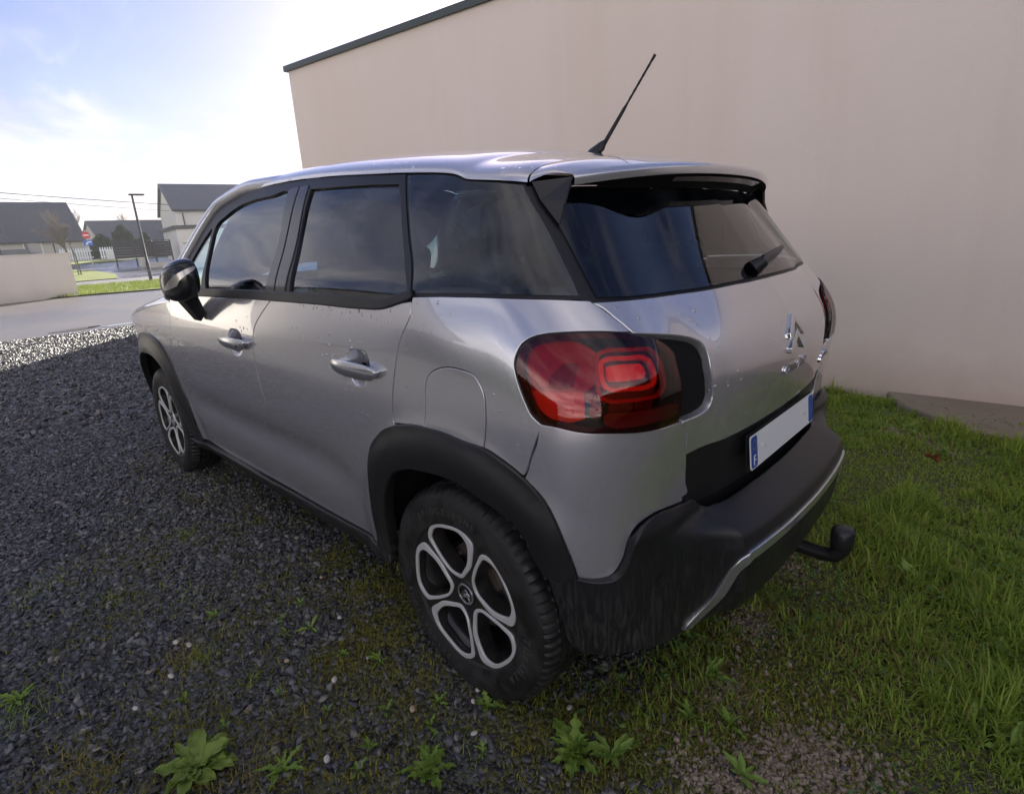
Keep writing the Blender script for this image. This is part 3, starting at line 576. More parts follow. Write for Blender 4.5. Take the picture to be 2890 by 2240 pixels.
# ------------------------------------------------------------------ body surface of the car: point P(s, z); s runs along the side (s = -y), round the rear corner and across the tail
def spl(xs,ys):
    """natural cubic spline; ys (n,...)"""
    xs=np.asarray(xs,float);ys=np.asarray(ys,float);n=len(xs);h=np.diff(xs)
    A=np.zeros((n,n));B=np.zeros_like(ys);A[0,0]=A[-1,-1]=1
    for i in range(1,n-1):
        A[i,i-1]=h[i-1];A[i,i]=2*(h[i-1]+h[i]);A[i,i+1]=h[i]
        B[i]=6*((ys[i+1]-ys[i])/h[i]-(ys[i]-ys[i-1])/h[i-1])
    m=np.linalg.solve(A,B.reshape(n,-1)).reshape(ys.shape)
    def f(x):
        x=np.asarray(x,float);i=np.clip(np.searchsorted(xs,x)-1,0,n-2)
        e=(slice(None),)*x.ndim+(None,)*(ys.ndim-1)
        a=((xs[i+1]-x)/h[i])[e];b=((x-xs[i])/h[i])[e];hh=(h[i]**2/6)[e]
        return a*ys[i]+b*ys[i+1]+((a**3-a)*m[i]+(b**3-b)*m[i+1])*hh
    return f
ZR=np.array([.18,.30,.42,.55,.70,.85,.98,1.08,1.15,1.25,1.36,1.46,1.54])
WM=np.array([.775,.80,.822,.842,.858,.866,.864,.852,.834,.785,.730,.672,.612])
YR=np.array([-.525,-.530,-.526,-.519,-.526,-.547,-.545,-.488,-.435,-.366,-.292,-.218,-.160])
FRY=np.array([3.36,3.41,3.42,3.41,3.40,3.36,3.22,2.95,2.7,2.5,2.3,2.1,1.9])   # nose profile
SY=[3.0,2.6,2.2,1.8,1.4,1.0,.6,.3,.1]
CA=[0,18,36,54,72,90]; CS=[.20,.27,.34,.41,.48,.55]
RF=[.72,.36,0]; RS=[.73,.92,1.10]
SC=np.array([-3.85,-3.62,-3.30]+[-y for y in SY]+CS+RS)
def grid():
    G=np.zeros((len(SC),len(ZR),2))
    for j,z in enumerate(ZR):
        w=WM[j];yr=YR[j];gh=np.clip((z-1.05)/.4,0,1)
        col=[]
        fy=FRY[j]; wf=w-.09
        col+=[(0,fy),(-.42*w,fy-.03),(-.83*w,fy-.17-.1*gh)]
        for y in SY:
            t=max(0,y-2.0);d=.010*t+.03*t**3
            d+=gh*(.022*max(0,y-1.2))
            r=max(0,.7-y);d+=gh*.055*r**1.3+(1-gh)*.012*r*r
            if z>1.05 and y>2.2: d=min(d,.2)
            col.append((-(w-d),y))
        r=.7-(yr+.05+np.interp(z,[1.05,1.54],[.30,.15])); wa=w-(gh*.055*r**1.3+(1-gh)*.012*r*r)-.004-.012*np.exp(-((z-1.05)/.16)**2)
        D=np.interp(z,[1.05,1.54],[.30,.15]);Wc=.33;e=2/np.interp(z,[.6,.80,.95,1.1,1.5],[2.5,2.55,2.05,1.98,2.2]); bow=np.interp(z,[.6,.80,1.0,1.12,1.5],[.042,.045,.058,.060,.052]); ye=yr+bow
        for a in CA:
            a=np.radians(a); col.append((-(wa-Wc+Wc*np.cos(a)**e),ye+D-D*np.sin(a)**e))
        xe=wa-Wc
        for f in RF: col.append((-xe*f,yr+bow*f**2))
        G[:,j]=col
    return G
_G=grid(); _fs=spl(SC,_G.transpose(0,1,2))
_zt=np.linspace(ZR[0],ZR[-1],273)
_st=np.linspace(SC[0],SC[-1],971)
_T=spl(ZR,_fs(_st).transpose(1,0,2))(_zt)   # (nz,ns,2)
def flare(y,z):
    f=0
    for yc in(0.,2.604):
        r=np.hypot(y-yc,(z-.32))
        f=f+.026/(1+np.exp((r-.475)/.016))
    return f
def dent(y,z):
    w=1/(1+np.exp(-(y-.58)/.05))/(1+np.exp((y-2.05)/.06))
    return w*.020*np.exp(-((z-.535)/.075)**2)
def P(s,z):
    s=np.asarray(s,float);z=np.asarray(z,float);s,z=np.broadcast_arrays(s,z)
    mr=s>1.10; s=np.where(mr,2.2-s,s); mf=s<-3.85; s=np.where(mf,-7.7-s,s)
    a=np.clip((s-_st[0])/(_st[1]-_st[0]),0,len(_st)-1.001);b=np.clip((z-_zt[0])/(_zt[1]-_zt[0]),0,len(_zt)-1.001)
    i=a.astype(int);j=b.astype(int);fa=(a-i)[...,None];fb=(b-j)[...,None]
    q=(_T[j,i]*(1-fa)+_T[j,i+1]*fa)*(1-fb)+(_T[j+1,i]*(1-fa)+_T[j+1,i+1]*fa)*fb
    x=q[...,0];y=q[...,1]
    m=np.clip((.42-s)/.12,0,1)
    x=x-flare(y,z)*m+dent(y,z)
    x=np.where(mr|mf,-x,x)
    return np.stack([x,y,z+0*x],-1)
def N(s,z,e=.004):
    a=P(s+e,z)-P(s-e,z);b=P(s,z+e)-P(s,z-e);n=np.cross(a,b)
    n=n/np.linalg.norm(n,axis=-1,keepdims=True);return n

def sst(a,b,x): t=np.clip((np.asarray(x,float)-a)/(b-a),0,1); return t*t*(3-2*t)
def boff(s,z):
    s=np.asarray(s,float);s=np.where(s>1.1,2.2-s,s)
    L=np.interp(z,[.20,.28,.36,.45,.50,.535,.552,.566,.578,.59,.7],[.03,.065,.102,.118,.117,.108,.090,.058,.018,.0,0])
    a=sst(.47,.66,s)
    h=.022*sst(.655,.60,z)*sst(.30,.44,s)
    return .006+a*L+(1-a)*h
# outlines of the panels in (s, z)
TR = {
 'fender_door': [(-2.048, 0.979), (-2.085, 0.915), (-2.126, 0.856), (-2.149, 0.805), (-2.181, 0.718), (-2.184, 0.597), (-2.152, 0.479), (-2.136, 0.373), (-2.136, 0.309)],
 'door_door': [(-0.893, 1.097), (-0.971, 1.048), (-1.016, 1.017), (-1.046, 0.987), (-1.068, 0.944), (-1.082, 0.889), (-1.086, 0.815), (-1.081, 0.747), (-1.08, 0.689), (-1.107, 0.63), (-1.195, 0.551), (-1.236, 0.477)],
 'door_rear': [(-0.102, 1.126), (-0.098, 1.099), (-0.114, 1.068), (-0.136, 1.035), (-0.15, 1.002), (-0.163, 0.963), (-0.178, 0.919), (-0.193, 0.873), (-0.202, 0.836), (-0.204, 0.8), (-0.2, 0.783)],
 'cladcut': [(-0.2, 0.783), (-0.201, 0.761), (-0.219, 0.713), (-0.259, 0.664), (-0.292, 0.619), (-0.314, 0.57), (-0.338, 0.495), (-0.355, 0.407), (-0.365, 0.367)],
 'clad_out_door': [(-0.2, 0.785), (-0.236, 0.772), (-0.289, 0.734), (-0.326, 0.696), (-0.343, 0.652), (-0.348, 0.601), (-0.369, 0.513), (-0.388, 0.431), (-0.398, 0.372)],
 'clad_out': [(-0.205, 0.785), (-0.133, 0.802), (-0.037, 0.81), (0.051, 0.812), (0.127, 0.804), (0.179, 0.797), (0.216, 0.777), (0.248, 0.75), (0.275, 0.714), (0.299, 0.667), (0.32, 0.606), (0.332, 0.553), (0.338, 0.504)],
 'clad_in': [(-0.182, 0.674), (-0.107, 0.69), (-0.012, 0.699), (0.079, 0.703), (0.13, 0.7), (0.175, 0.682), (0.21, 0.664), (0.239, 0.642), (0.255, 0.611), (0.266, 0.562), (0.275, 0.531), (0.282, 0.512)],
 'clad_in_front': [(-0.054, 0.701), (-0.144, 0.68), (-0.212, 0.648), (-0.247, 0.607), (-0.276, 0.556), (-0.305, 0.479), (-0.319, 0.415), (-0.336, 0.348)],
 'quarter_cut': [(0.276, 0.882), (0.266, 0.848), (0.255, 0.8), (0.25, 0.768), (0.251, 0.75)],
 'fuel': [(-0.039, 0.819), (-0.036, 0.875), (-0.034, 0.913), (-0.014, 0.951), (0.027, 0.97), (0.113, 0.976), (0.146, 0.969), (0.165, 0.94), (0.172, 0.886), (0.177, 0.801)],
 'tl_top_left': [(0.276, 0.883), (0.262, 0.898), (0.253, 0.924), (0.247, 0.953), (0.245, 0.979), (0.249, 1.007), (0.26, 1.028), (0.274, 1.046), (0.295, 1.06), (0.323, 1.067), (0.353, 1.068), (0.382, 1.067), (0.411, 1.064), (0.44, 1.059)],
 'tl_cavity': [(0.451, 1.057), (0.492, 1.048), (0.545, 1.034), (0.585, 1.02), (0.61, 1.004), (0.617, 0.98), (0.618, 0.946), (0.623, 0.91), (0.627, 0.873), (0.616, 0.855), (0.592, 0.846), (0.562, 0.844), (0.535, 0.846), (0.528, 0.846)],
 'tl_right': [(0.44, 1.059), (0.459, 1.048), (0.487, 1.039), (0.502, 1.026), (0.513, 1.007), (0.513, 0.979), (0.517, 0.945), (0.522, 0.903), (0.524, 0.869), (0.524, 0.849)],
 'tl_bottom': [(0.524, 0.849), (0.492, 0.852), (0.454, 0.857), (0.417, 0.861), (0.383, 0.865), (0.351, 0.868), (0.322, 0.874), (0.3, 0.88), (0.276, 0.883)],
 'tg_gap_lower': [(0.529, 0.844), (0.537, 0.83), (0.548, 0.777), (0.555, 0.727), (0.559, 0.673), (0.564, 0.637), (0.569, 0.612)],
 'gap_glass': [(0.322, 1.384), (0.338, 1.344), (0.359, 1.299), (0.375, 1.256), (0.39, 1.209), (0.401, 1.164), (0.405, 1.129)],
 'gap_glass2': [(0.405, 1.129), (0.419, 1.112), (0.432, 1.092), (0.443, 1.073), (0.45, 1.058)],
 'roof_black': [(-1.738, 1.439), (-1.478, 1.502), (-1.057, 1.502), (-0.72, 1.485), (-0.318, 1.452), (-0.026, 1.418), (0.318, 1.391)],
 'quarter_belt': [(0.405, 1.127), (0.37, 1.132), (0.313, 1.138), (0.248, 1.141), (0.153, 1.141), (0.153, 1.141), (-0.019, 1.141), (-0.079, 1.14), (-0.103, 1.135)],
 'belt_low': [(-0.107, 1.134), (-0.162, 1.119), (-0.234, 1.103), (-0.319, 1.1), (-0.563, 1.101), (-0.894, 1.099), (-1.265, 1.095), (-1.598, 1.089)],
 'glass_low_rd': [(-0.764, 1.118), (-0.565, 1.116), (-0.396, 1.118), (-0.283, 1.12), (-0.233, 1.124), (-0.175, 1.137), (-0.13, 1.147)],
 'glass_rd': [(-0.764, 1.118), (-0.778, 1.209), (-0.801, 1.315), (-0.823, 1.405), (-0.836, 1.456), (-0.589, 1.443), (-0.422, 1.433), (-0.313, 1.424), (-0.281, 1.371), (-0.225, 1.281), (-0.174, 1.208), (-0.13, 1.147)],
 'seal_rd_fr': [(-0.116, 1.139), (-0.141, 1.191), (-0.208, 1.281), (-0.254, 1.357), (-0.304, 1.444)],
 'glass_fd': [(-1.566, 1.115), (-1.622, 1.239), (-1.672, 1.367), (-1.594, 1.412), (-1.498, 1.447), (-1.391, 1.466), (-1.202, 1.467), (-1.009, 1.464), (-0.957, 1.351), (-0.941, 1.233), (-0.944, 1.117)],
 'handle_r': [(-0.458, 0.94), (-0.419, 0.947), (-0.334, 0.949), (-0.259, 0.943), (-0.237, 0.935), (-0.253, 0.913), (-0.311, 0.905), (-0.402, 0.904), (-0.453, 0.914)],
 'cup_r': [(-0.401, 0.949), (-0.389, 0.971), (-0.338, 0.982), (-0.299, 0.978), (-0.287, 0.953), (-0.299, 0.906), (-0.324, 0.882), (-0.358, 0.874), (-0.391, 0.879), (-0.393, 0.903)],
 'handle_f': [(-1.368, 0.924), (-1.304, 0.937), (-1.19, 0.942), (-1.118, 0.934), (-1.144, 0.907), (-1.241, 0.897), (-1.336, 0.904)],
 'cup_f': [(-1.311, 0.938), (-1.294, 0.962), (-1.241, 0.973), (-1.19, 0.964), (-1.174, 0.944), (-1.182, 0.906), (-1.211, 0.878), (-1.265, 0.866), (-1.301, 0.875), (-1.304, 0.894)],
 'farch_out': [(-2.907, 0.752), (-2.666, 0.82), (-2.491, 0.836), (-2.358, 0.809), (-2.266, 0.75), (-2.213, 0.663), (-2.172, 0.573), (-2.143, 0.471), (-2.136, 0.373), (-2.13, 0.309)],
 'farch_in': [(-2.814, 0.66), (-2.576, 0.724), (-2.446, 0.725), (-2.371, 0.699), (-2.284, 0.631), (-2.244, 0.539), (-2.238, 0.43), (-2.258, 0.33), (-2.254, 0.272)],
 'tl_ring2_out': [(0.386, 1.029), (0.401, 1.034), (0.44, 1.032), (0.481, 1.024), (0.488, 1.011), (0.491, 0.995), (0.493, 0.964), (0.492, 0.936), (0.484, 0.927), (0.447, 0.924), (0.413, 0.925), (0.382, 0.93), (0.372, 0.939), (0.369, 0.966), (0.374, 1)],
 'tl_ring1_out': [(0.387, 1.014), (0.396, 1.017), (0.426, 1.016), (0.458, 1.011), (0.466, 1.002), (0.469, 0.984), (0.469, 0.962), (0.465, 0.952), (0.454, 0.948), (0.414, 0.949), (0.387, 0.952), (0.379, 0.961), (0.377, 0.984)],
 'tl_block': [(0.39, 0.998), (0.407, 1), (0.444, 0.997), (0.447, 0.99), (0.448, 0.977), (0.445, 0.97), (0.416, 0.969), (0.39, 0.971), (0.388, 0.979)],
 'tl_bar': [(0.378, 0.902), (0.414, 0.902), (0.467, 0.901), (0.506, 0.897), (0.517, 0.89), (0.519, 0.877), (0.516, 0.87), (0.47, 0.873), (0.424, 0.874), (0.386, 0.879), (0.378, 0.887)],
 'tl_refl': [(0.259, 0.951), (0.347, 0.952), (0.345, 0.897), (0.313, 0.889), (0.288, 0.896), (0.267, 0.916)],
 'tl_red': [(0.259, 1), (0.27, 1.027), (0.295, 1.05), (0.328, 1.058), (0.363, 1.052), (0.383, 1.031), (0.381, 0.999), (0.363, 0.963), (0.348, 0.952), (0.259, 0.951)],
 'tl_tri': [(0.289, 0.961), (0.311, 0.993), (0.33, 1.01), (0.349, 1.009), (0.329, 0.962)],
 'bumper_paint_bottom': [(0.338, 0.503), (0.361, 0.492), (0.395, 0.488), (0.425, 0.521), (0.449, 0.577), (0.465, 0.614), (0.495, 0.629), (0.534, 0.618), (0.569, 0.61)],
 'B_silver_top': [(0.588, 0.386), (0.6, 0.43), (0.62, 0.465), (0.688, 0.485), (0.785, 0.482), (0.931, 0.471), (1.143, 0.471), (1.353, 0.472), (1.49, 0.5)],
 'B_silver_bot': [(0.535, 0.269), (0.579, 0.296), (0.597, 0.374), (0.614, 0.428), (0.68, 0.461), (0.83, 0.461), (0.994, 0.453), (1.262, 0.439), (1.48, 0.49)],
 'B_bumper_black_bottom': [(0.285, 0.517), (0.29, 0.461), (0.296, 0.389), (0.303, 0.317), (0.314, 0.301), (0.356, 0.288), (0.394, 0.289), (0.431, 0.306), (0.472, 0.322)],
 'B_bumper_paint_bottom': [(0.338, 0.51), (0.359, 0.504), (0.39, 0.505), (0.417, 0.542), (0.436, 0.601), (0.455, 0.628), (0.487, 0.639), (0.522, 0.632), (0.553, 0.625)],
}
# ------------------------------------------------------------------ the car
car = empty('parked_car', (0, 0, 0), 0, 'silver grey compact SUV with black wheel arch trim parked beside the beige wall', 'car')
T_ = TR
def rv(l): return list(l)[::-1]
BELT = rv(T_['belt_low'])                                            # front to rear
BELT = [(-2.02, 1.075), (-1.85, 1.083)] + BELT
# ---- front door
fd_cut = [(-2.02, 1.075), (-2.03, 1.03)] + T_['fender_door']
fd_cut[-1] = (-2.137, .30)
dd = T_['door_door'][:-2] + [(-1.16, .56), (-1.185, .48), (-1.19, .40), (-1.18, .295)]
dd[0] = (-.893, 1.099)
def cut_belt(a, b):
    import bisect
    c = [p for p in BELT if a < p[0] < b]
    return c
fdoor_o = loop(fd_cut, [(-2.137, .30), (-1.7, .287), (-1.18, .295)], rv(dd), [(-.893, 1.099)] + rv(cut_belt(-2.0, -.9)) + [(-2.02, 1.075)])
cupf = loop(T_['cup_f'], closed_smooth=True, step=.008); cupr = loop(T_['cup_r'], closed_smooth=True, step=.008)
fdoor, fdoor2 = panel('front_door', fdoor_o, M['paint'], car, [cupf], gap=.003)
# ---- rear door
dr = T_['door_rear']
rdoor_o = loop(dd, [(-1.18, .295), (-.8, .30), (-.42, .312)], [(-.42, .312)] + rv(T_['clad_out_door'])[:-1] + [(-.198, .785)], rv(dr), [(-.102, 1.126)] + rv(cut_belt(-.88, -.12)) + [(-.893, 1.099)])
rdoor, rdoor2 = panel('rear_door', rdoor_o, M['paint'], car, [cupr], gap=.003)
for nm, o_, par in (('arch_cladding', loop(T_['clad_out_door'] + [(-.42, .31)], [(-.42, .31), (-.378, .31)], rv(T_['cladcut'] + [(-.378, .31)])), (rdoor, rdoor2)),):
    panel(nm, o_, M['plastic'], par[0], parent2=par[1], off=.009, depth=.02, res=.02, lip=.003)
# handles and their cups
def ellipse_fn(pts, depth):
    p = np.array(pts); c = (p.min(0) + p.max(0)) / 2; h = (p.max(0) - p.min(0)) / 2 * 1.04
    return lambda s_, z_: -depth * np.maximum(0, 1 - ((np.asarray(s_) - c[0]) / h[0]) ** 2 - ((np.asarray(z_) - c[1]) / h[1]) ** 2) ** .9
for cp, hd, pr in ((cupf, T_['handle_f'], (fdoor, fdoor2)), (cupr, T_['handle_r'], (rdoor, rdoor2))):
    panel('handle_recess', cp, M['paint'], pr[0], parent2=pr[1], off=ellipse_fn(cp, .024), res=.012, gap=0, rim=False)
    h = np.array(hd); c = h.mean(0)
    def hoff(s_, z_, h=h):
        c = (h.min(0) + h.max(0)) / 2; w = (h.max(0) - h.min(0)) / 2
        u = (np.asarray(s_) - c[0]) / w[0]; v = (np.asarray(z_) - c[1]) / w[1]
        return .012 + .020 * np.sqrt(np.maximum(.02, 1 - .75 * u ** 2)) - .008 * v ** 2 + .004 * v
    panel('door_handle', loop(hd, closed_smooth=True, step=.006), M['satin'], pr[0], parent2=pr[1], off=hoff, res=.010, gap=0, depth=.026, lip=.004)
o = MB(); p = P(-1.148, .919) + N(-1.148, .919) * .0335
o.tube([p, p + N(-1.148, .919) * .002], .006, 12); o.out('key_lock', M['liner'], fdoor)
# ---- front fender, nose
HED = [(-2.03, 1.045), (-2.25, 1.02), (-2.6, .975), (-2.9, .925), (-3.12, .87), (-3.32, .82)]
fo = T_['farch_out']; FA_out = [(-3.10, .38), (-3.09, .50), (-3.04, .62), (-2.95, .73), (-2.82, .81), (-2.65, .845), (-2.477, .838), (-2.344, .805), (-2.262, .745), (-2.205, .660), (-2.168, .572), (-2.143, .47), (-2.137, .372), (-2.137, .305)]
FA_in = [(-2.98, .34), (-2.975, .44), (-2.94, .55), (-2.87, .645), (-2.77, .71), (-2.62, .735), (-2.434, .722), (-2.355, .685), (-2.290, .62), (-2.25, .53), (-2.232, .43), (-2.228, .30)]
panel('front_fender', loop(FA_out, rv([(-2.03, 1.045), (-2.03, 1.03)] + T_['fender_door'][:-1] + [(-2.137, .305)]), HED, [(-3.32, .82), (-3.30, .70), (-3.22, .52), (-3.10, .38)]), M['paint'], car)
panel('arch_cladding', loop(FA_out, [(-2.137, .305), (-2.137, .275), (-2.228, .275)], rv(FA_in), [(-2.98, .34), (-3.10, .38)]), M['plastic'], car, off=.009, depth=.035, res=.02, lip=.004)
panel('front_bumper', loop([(-3.10, .38), (-3.22, .52), (-3.30, .70), (-3.32, .82)], [(-3.32, .82), (-3.6, .80), (-3.85, .79)], [(-3.85, .79), (-3.85, .25)], [(-3.85, .25), (-3.3, .25), (-3.02, .28)]), M['plastic'], car, gap=.0005)
# hood
rows = []
for s_, z_ in catmull(HED[:-1] + [(-3.32, .82), (-3.6, .80), (-3.84, .79)], .06):
    e_ = P(s_, z_); w = -e_[0]; hh = .085 * min(1, max(.15, (3.8 + s_) / 1.2)); t = np.linspace(-1, 1, 25)
    rows.append([(w * math.copysign(abs(math.sin(a * math.pi / 2)) ** (2 / 2.4), a), e_[1] + .16 * (1 - a * a) * min(1, max(0, (2.9 + s_))) , e_[2] + hh * math.cos(a * math.pi / 2) ** (2 / 2.4)) for a in t])
fixnormals(MB().grid(rows).out('hood', M['paint'], car, True))
# ---- rear arch cladding on the body
ci = rv(T_['clad_in'])[:-1] + T_['clad_in_front'][0:]                # rear bottom -> over the top -> front bottom
panel('arch_cladding', loop(rv(T_['cladcut'] + [(-.378, .31)])[:-1] + T_['clad_out'][0:1], T_['clad_out'], [T_['clad_out'][-1], T_['clad_in'][-1]], ci, [ci[-1], (-.345, .31), (-.378, .31)]), M['plastic'], car, off=.009, depth=.035, res=.02, lip=.004)
# ---- quarter panel and fuel flap
co = T_['clad_out']; k = [p for p in co if p[0] < .246]
qcut = rv(T_['quarter_cut']); qcut[0] = (.246, .752)
q_o = loop(rv(dr), [(-.102, 1.126), (-.103, 1.137)], [(-.103, 1.137), (-.05, 1.1385), (.05, 1.1405), (.145, 1.1415), (.23, 1.142), (.294, 1.140), (.356, 1.1355), T_['gap_glass2'][0]], T_['gap_glass2'], [T_['gap_glass2'][-1]] + rv(T_['tl_top_left']), rv(qcut), rv(k + [(.246, .752)]) + [(-.198, .783)])
fl = T_['fuel']; fl_o = loop([(-.047, .8095)] + fl[1:-1] + [(.172, .797)], [(.172, .797), (.116, .805), (.041, .8115), (-.047, .8095)])
dq = panel_data(q_o, [fl_o], gap=.0036); put('quarter_panel', dq, M['paint'], car)
put('quarter_panel', panel_data(q_o, gap=.0036), M['paint'], car, True)
panel('fuel_flap', fl_o, M['paint'], car, both=False)
# ---- painted rear bumper corner
bp_o = loop(T_['tl_bottom'], [(.269, .886), *T_['quarter_cut'][1:-1], (.246, .752)], [(.246, .752)] + [p for p in co if p[0] > .26] , T_['B_bumper_paint_bottom'][1:] + [(.551, .636)], rv(T_['tg_gap_lower'][1:-1] + [(.551, .636)]), [T_['tg_gap_lower'][0], T_['tl_bottom'][0]])
panel('bumper_corner', bp_o, M['paint'], car, off=.0)
# ---- black rear bumper
bb = T_['B_bumper_black_bottom']
half_top = [bb[0]] + [(.323, .518)] + T_['B_bumper_paint_bottom'][1:] + [(.565, .624), (.592, .598), (.618, .586), (.68, .582), (.9, .581), (1.10, .581)]
half_bot = bb[:6] + [(.40, .295), (.5, .285), (.7, .28), (.9, .28), (1.10, .28)]
full_top = half_top + rv(mirror_s(half_top[:-1])); full_bot = half_bot + rv(mirror_s(half_bot[:-1]))
rb = panel('rear_bumper', loop([full_top[0], *full_top[1:9]], full_top[8:-8], full_top[-9:], rv(full_bot), step=.014), M['plastic'], car, both=False, off=boff, res=.018, depth=.03, lip=.004)
st = [(.50, .300), (.545, .345), (.572, .400), (.590, .440), (.615, .468), (.655, .484), (.72, .489), (.9, .488), (1.10, .488)]; sb = [(.515, .290), (.562, .335), (.588, .390), (.605, .428), (.630, .452), (.667, .465), (.73, .469), (.9, .469), (1.10, .469)]
st2 = st + rv(mirror_s(st[:-1])); sb2 = sb + rv(mirror_s(sb[:-1]))
panel('silver_strip', loop(st2, rv(sb2)), M['satin'], rb, both=False, off=lambda a, b: boff(a, b) + .008, res=.02, depth=.010, gap=0, lip=.003)
for sg in (1, -1):
    for s_, z_ in ((.47, .48),):
        p = P(s_ if sg > 0 else 2.2 - s_, z_); n_ = N(s_ if sg > 0 else 2.2 - s_, z_); p = p + n_ * (float(boff(s_, z_)))
        MB().tube([p - n_ * .004, p + n_ * .0015], .010, 16).out('parking_sensor', M['trim'], rb)
# ---- tailgate
cav = T_['tl_cavity']
GG = T_['gap_glass']; g0 = T_['gap_glass2']
tg_l = [(g0[0][0] + .002, 1.123), (g0[1][0] + .002, g0[1][1] - .001), *g0[2:-1], cav[0]]
tg_half = loop([(1.10, 1.118), (.9, 1.1175), (.7, 1.116), (.53, 1.118), (.46, 1.121), tg_l[0]], tg_l, cav, [cav[-1], T_['tg_gap_lower'][1], (T_['tg_gap_lower'][2][0] + .002, .752)], [(T_['tg_gap_lower'][2][0] + .002, .752), (.8, .748), (1.10, .748)])
L_ = [p for p in tg_half if p[0] < 1.0995]
tg_full = np.array(L_ + [(2.2 - a, b) for a, b in L_[::-1]])
gate = panel('tailgate', tg_full, M['paint'], car, both=False, depth=.03, lip=.003)
lowg = panel('tailgate_lower_panel', loop([(.548, .750), (1.652, .750)], [(1.652, .750), (1.645, .59)], [(1.645, .59), (.555, .59)], [(.555, .59), (.548, .750)]), M['plastic'], gate, both=False, off=-.005)
for sg in (False, True):
    d = panel_data(loop(T_['tl_top_left'] + cav, [cav[-1]] + T_['tl_bottom']), off=-.045, rim=False, gap=-.01)
    put('lamp_recess', d, M['liner'], car, sg)
# rear glass
gl_half = [(1.10, 1.126), (.9, 1.1255), (.7, 1.124), (.53, 1.126), (.47, 1.129), (GG[6][0] + .013, 1.134)] + [(a + .012, b) for a, b in GG[5:0:-1]] + [(GG[0][0] + .020, 1.372)]
gl_l = loop(gl_half[:6], gl_half[5:], [gl_half[-1], (1.10, 1.375)]); L_ = [p for p in gl_l if p[0] < 1.0995]
panel('rear_window', np.array(L_ + [(2.2 - a, b) for a, b in L_[::-1]]), M['glass_gate'], gate, both=False, off=-.003, rim=False, gap=.001)
fb = [(.345, 1.374), (.372, 1.36), (.42, 1.335), (.478, 1.325), (.504, 1.314), (.544, 1.309), (.679, 1.306), (.859, 1.305), (1.10, 1.304)]
frit = fb + rv(mirror_s(fb[:-1]))
panel('window_frit', loop(frit, [frit[-1], frit[0]]), M['trim'], gate, both=False, off=-.006, rim=False, gap=0)
fr = [(a + .010, b) for a, b in GG[::-1]]
panel('window_seal', loop([(a - .022, b) for a, b in fr], rv([(a + .014, b) for a, b in fr])), M['rubber'], gate, off=-.008, rim=False, gap=0)
wb = [(.398, 1.131), (.46, 1.125), (.53, 1.122), (.7, 1.121), (.9, 1.122), (1.10, 1.122), (1.30, 1.122), (1.50, 1.121), (1.67, 1.122), (1.74, 1.125), (1.802, 1.131)]; wc = np.array(catmull(wb, .02))
MB().grid([[tuple(p) for p in surf(-.008)(wc[:, 0], wc[:, 1] + dz)] for dz in (.012, -.010)]).out('window_seal', M['rubber'], gate, True)
# ---- side windows
TOPL = [(-.304, 1.4515), (-.5, 1.469), (-.72, 1.486), (-.9, 1.497), (-1.06, 1.503), (-1.28, 1.505), (-1.45, 1.4985), (-1.60, 1.478), (-1.737, 1.439), (-1.80, 1.375), (-1.88, 1.27), (-1.97, 1.14), (-2.02, 1.075)]
seal = T_['seal_rd_fr']
g_fq = [(-1.605, 1.125), (-1.86, 1.125), (-1.84, 1.20), (-1.776, 1.300), (-1.705, 1.368), (-1.69, 1.36), (-1.64, 1.235)]
g_fd = [(-1.545, 1.118), (-1.62, 1.239), (-1.660, 1.345), (-1.655, 1.375), (-1.58, 1.413), (-1.46, 1.446), (-1.32, 1.460), (-1.16, 1.463), (-1.008, 1.460), (-.957, 1.351), (-.942, 1.233), (-.942, 1.118)]
g_rd = [(-.764, 1.119), (-.779, 1.209), (-.803, 1.315), (-.825, 1.405), (-.838, 1.458), (-.589, 1.445), (-.417, 1.434), (-.318, 1.426), (-.282, 1.371), (-.230, 1.281), (-.180, 1.208), (-.133, 1.147), (-.178, 1.137), (-.24, 1.124), (-.30, 1.119), (-.565, 1.117)]
lf = loop(g_fq[0:2], g_fq[1:5], g_fq[4:6], [g_fq[5], g_fq[6], g_fq[0]])
ld = loop(g_fd[0:3], g_fd[2:8], g_fd[7:12], [g_fd[11], g_fd[0]])
lr = loop(g_rd[0:5], g_rd[4:8], g_rd[7:12], g_rd[11:] + [g_rd[0]])
panel('window_frame', loop(BELT + [(-.107, 1.134)], seal, TOPL), M['rubber'], car, [lf, ld, lr], off=-.002, gap=.001, depth=.016, res=.03)
panel('quarter_window', lf, M['glass_front'], fdoor, parent2=fdoor2, off=-.008, rim=False, gap=-.002, res=.04)
panel('door_window', ld, M['glass_front'], fdoor, parent2=fdoor2, off=-.010, rim=False, gap=-.002, res=.04)
panel('door_window', lr, M['glass_rear'], rdoor, parent2=rdoor2, off=-.010, rim=False, gap=-.002, res=.04)
bpl = [(-.868, 1.112), (-.885, 1.28), (-.93, 1.470)]
panel('pillar_trim', loop([(-.944, 1.112), (-.942, 1.28), (-1.009, 1.472)], rv([(-.872, 1.112), (-.889, 1.28), (-.934, 1.474)])), M['trim'], fdoor, parent2=fdoor2, off=.001, depth=.006)
panel('pillar_trim', loop([(-.864, 1.112), (-.881, 1.28), (-.926, 1.474)], rv([(-.790, 1.112), (-.805, 1.28), (-.860, 1.472)])), M['trim'], rdoor, parent2=rdoor2, off=.001, depth=.006)
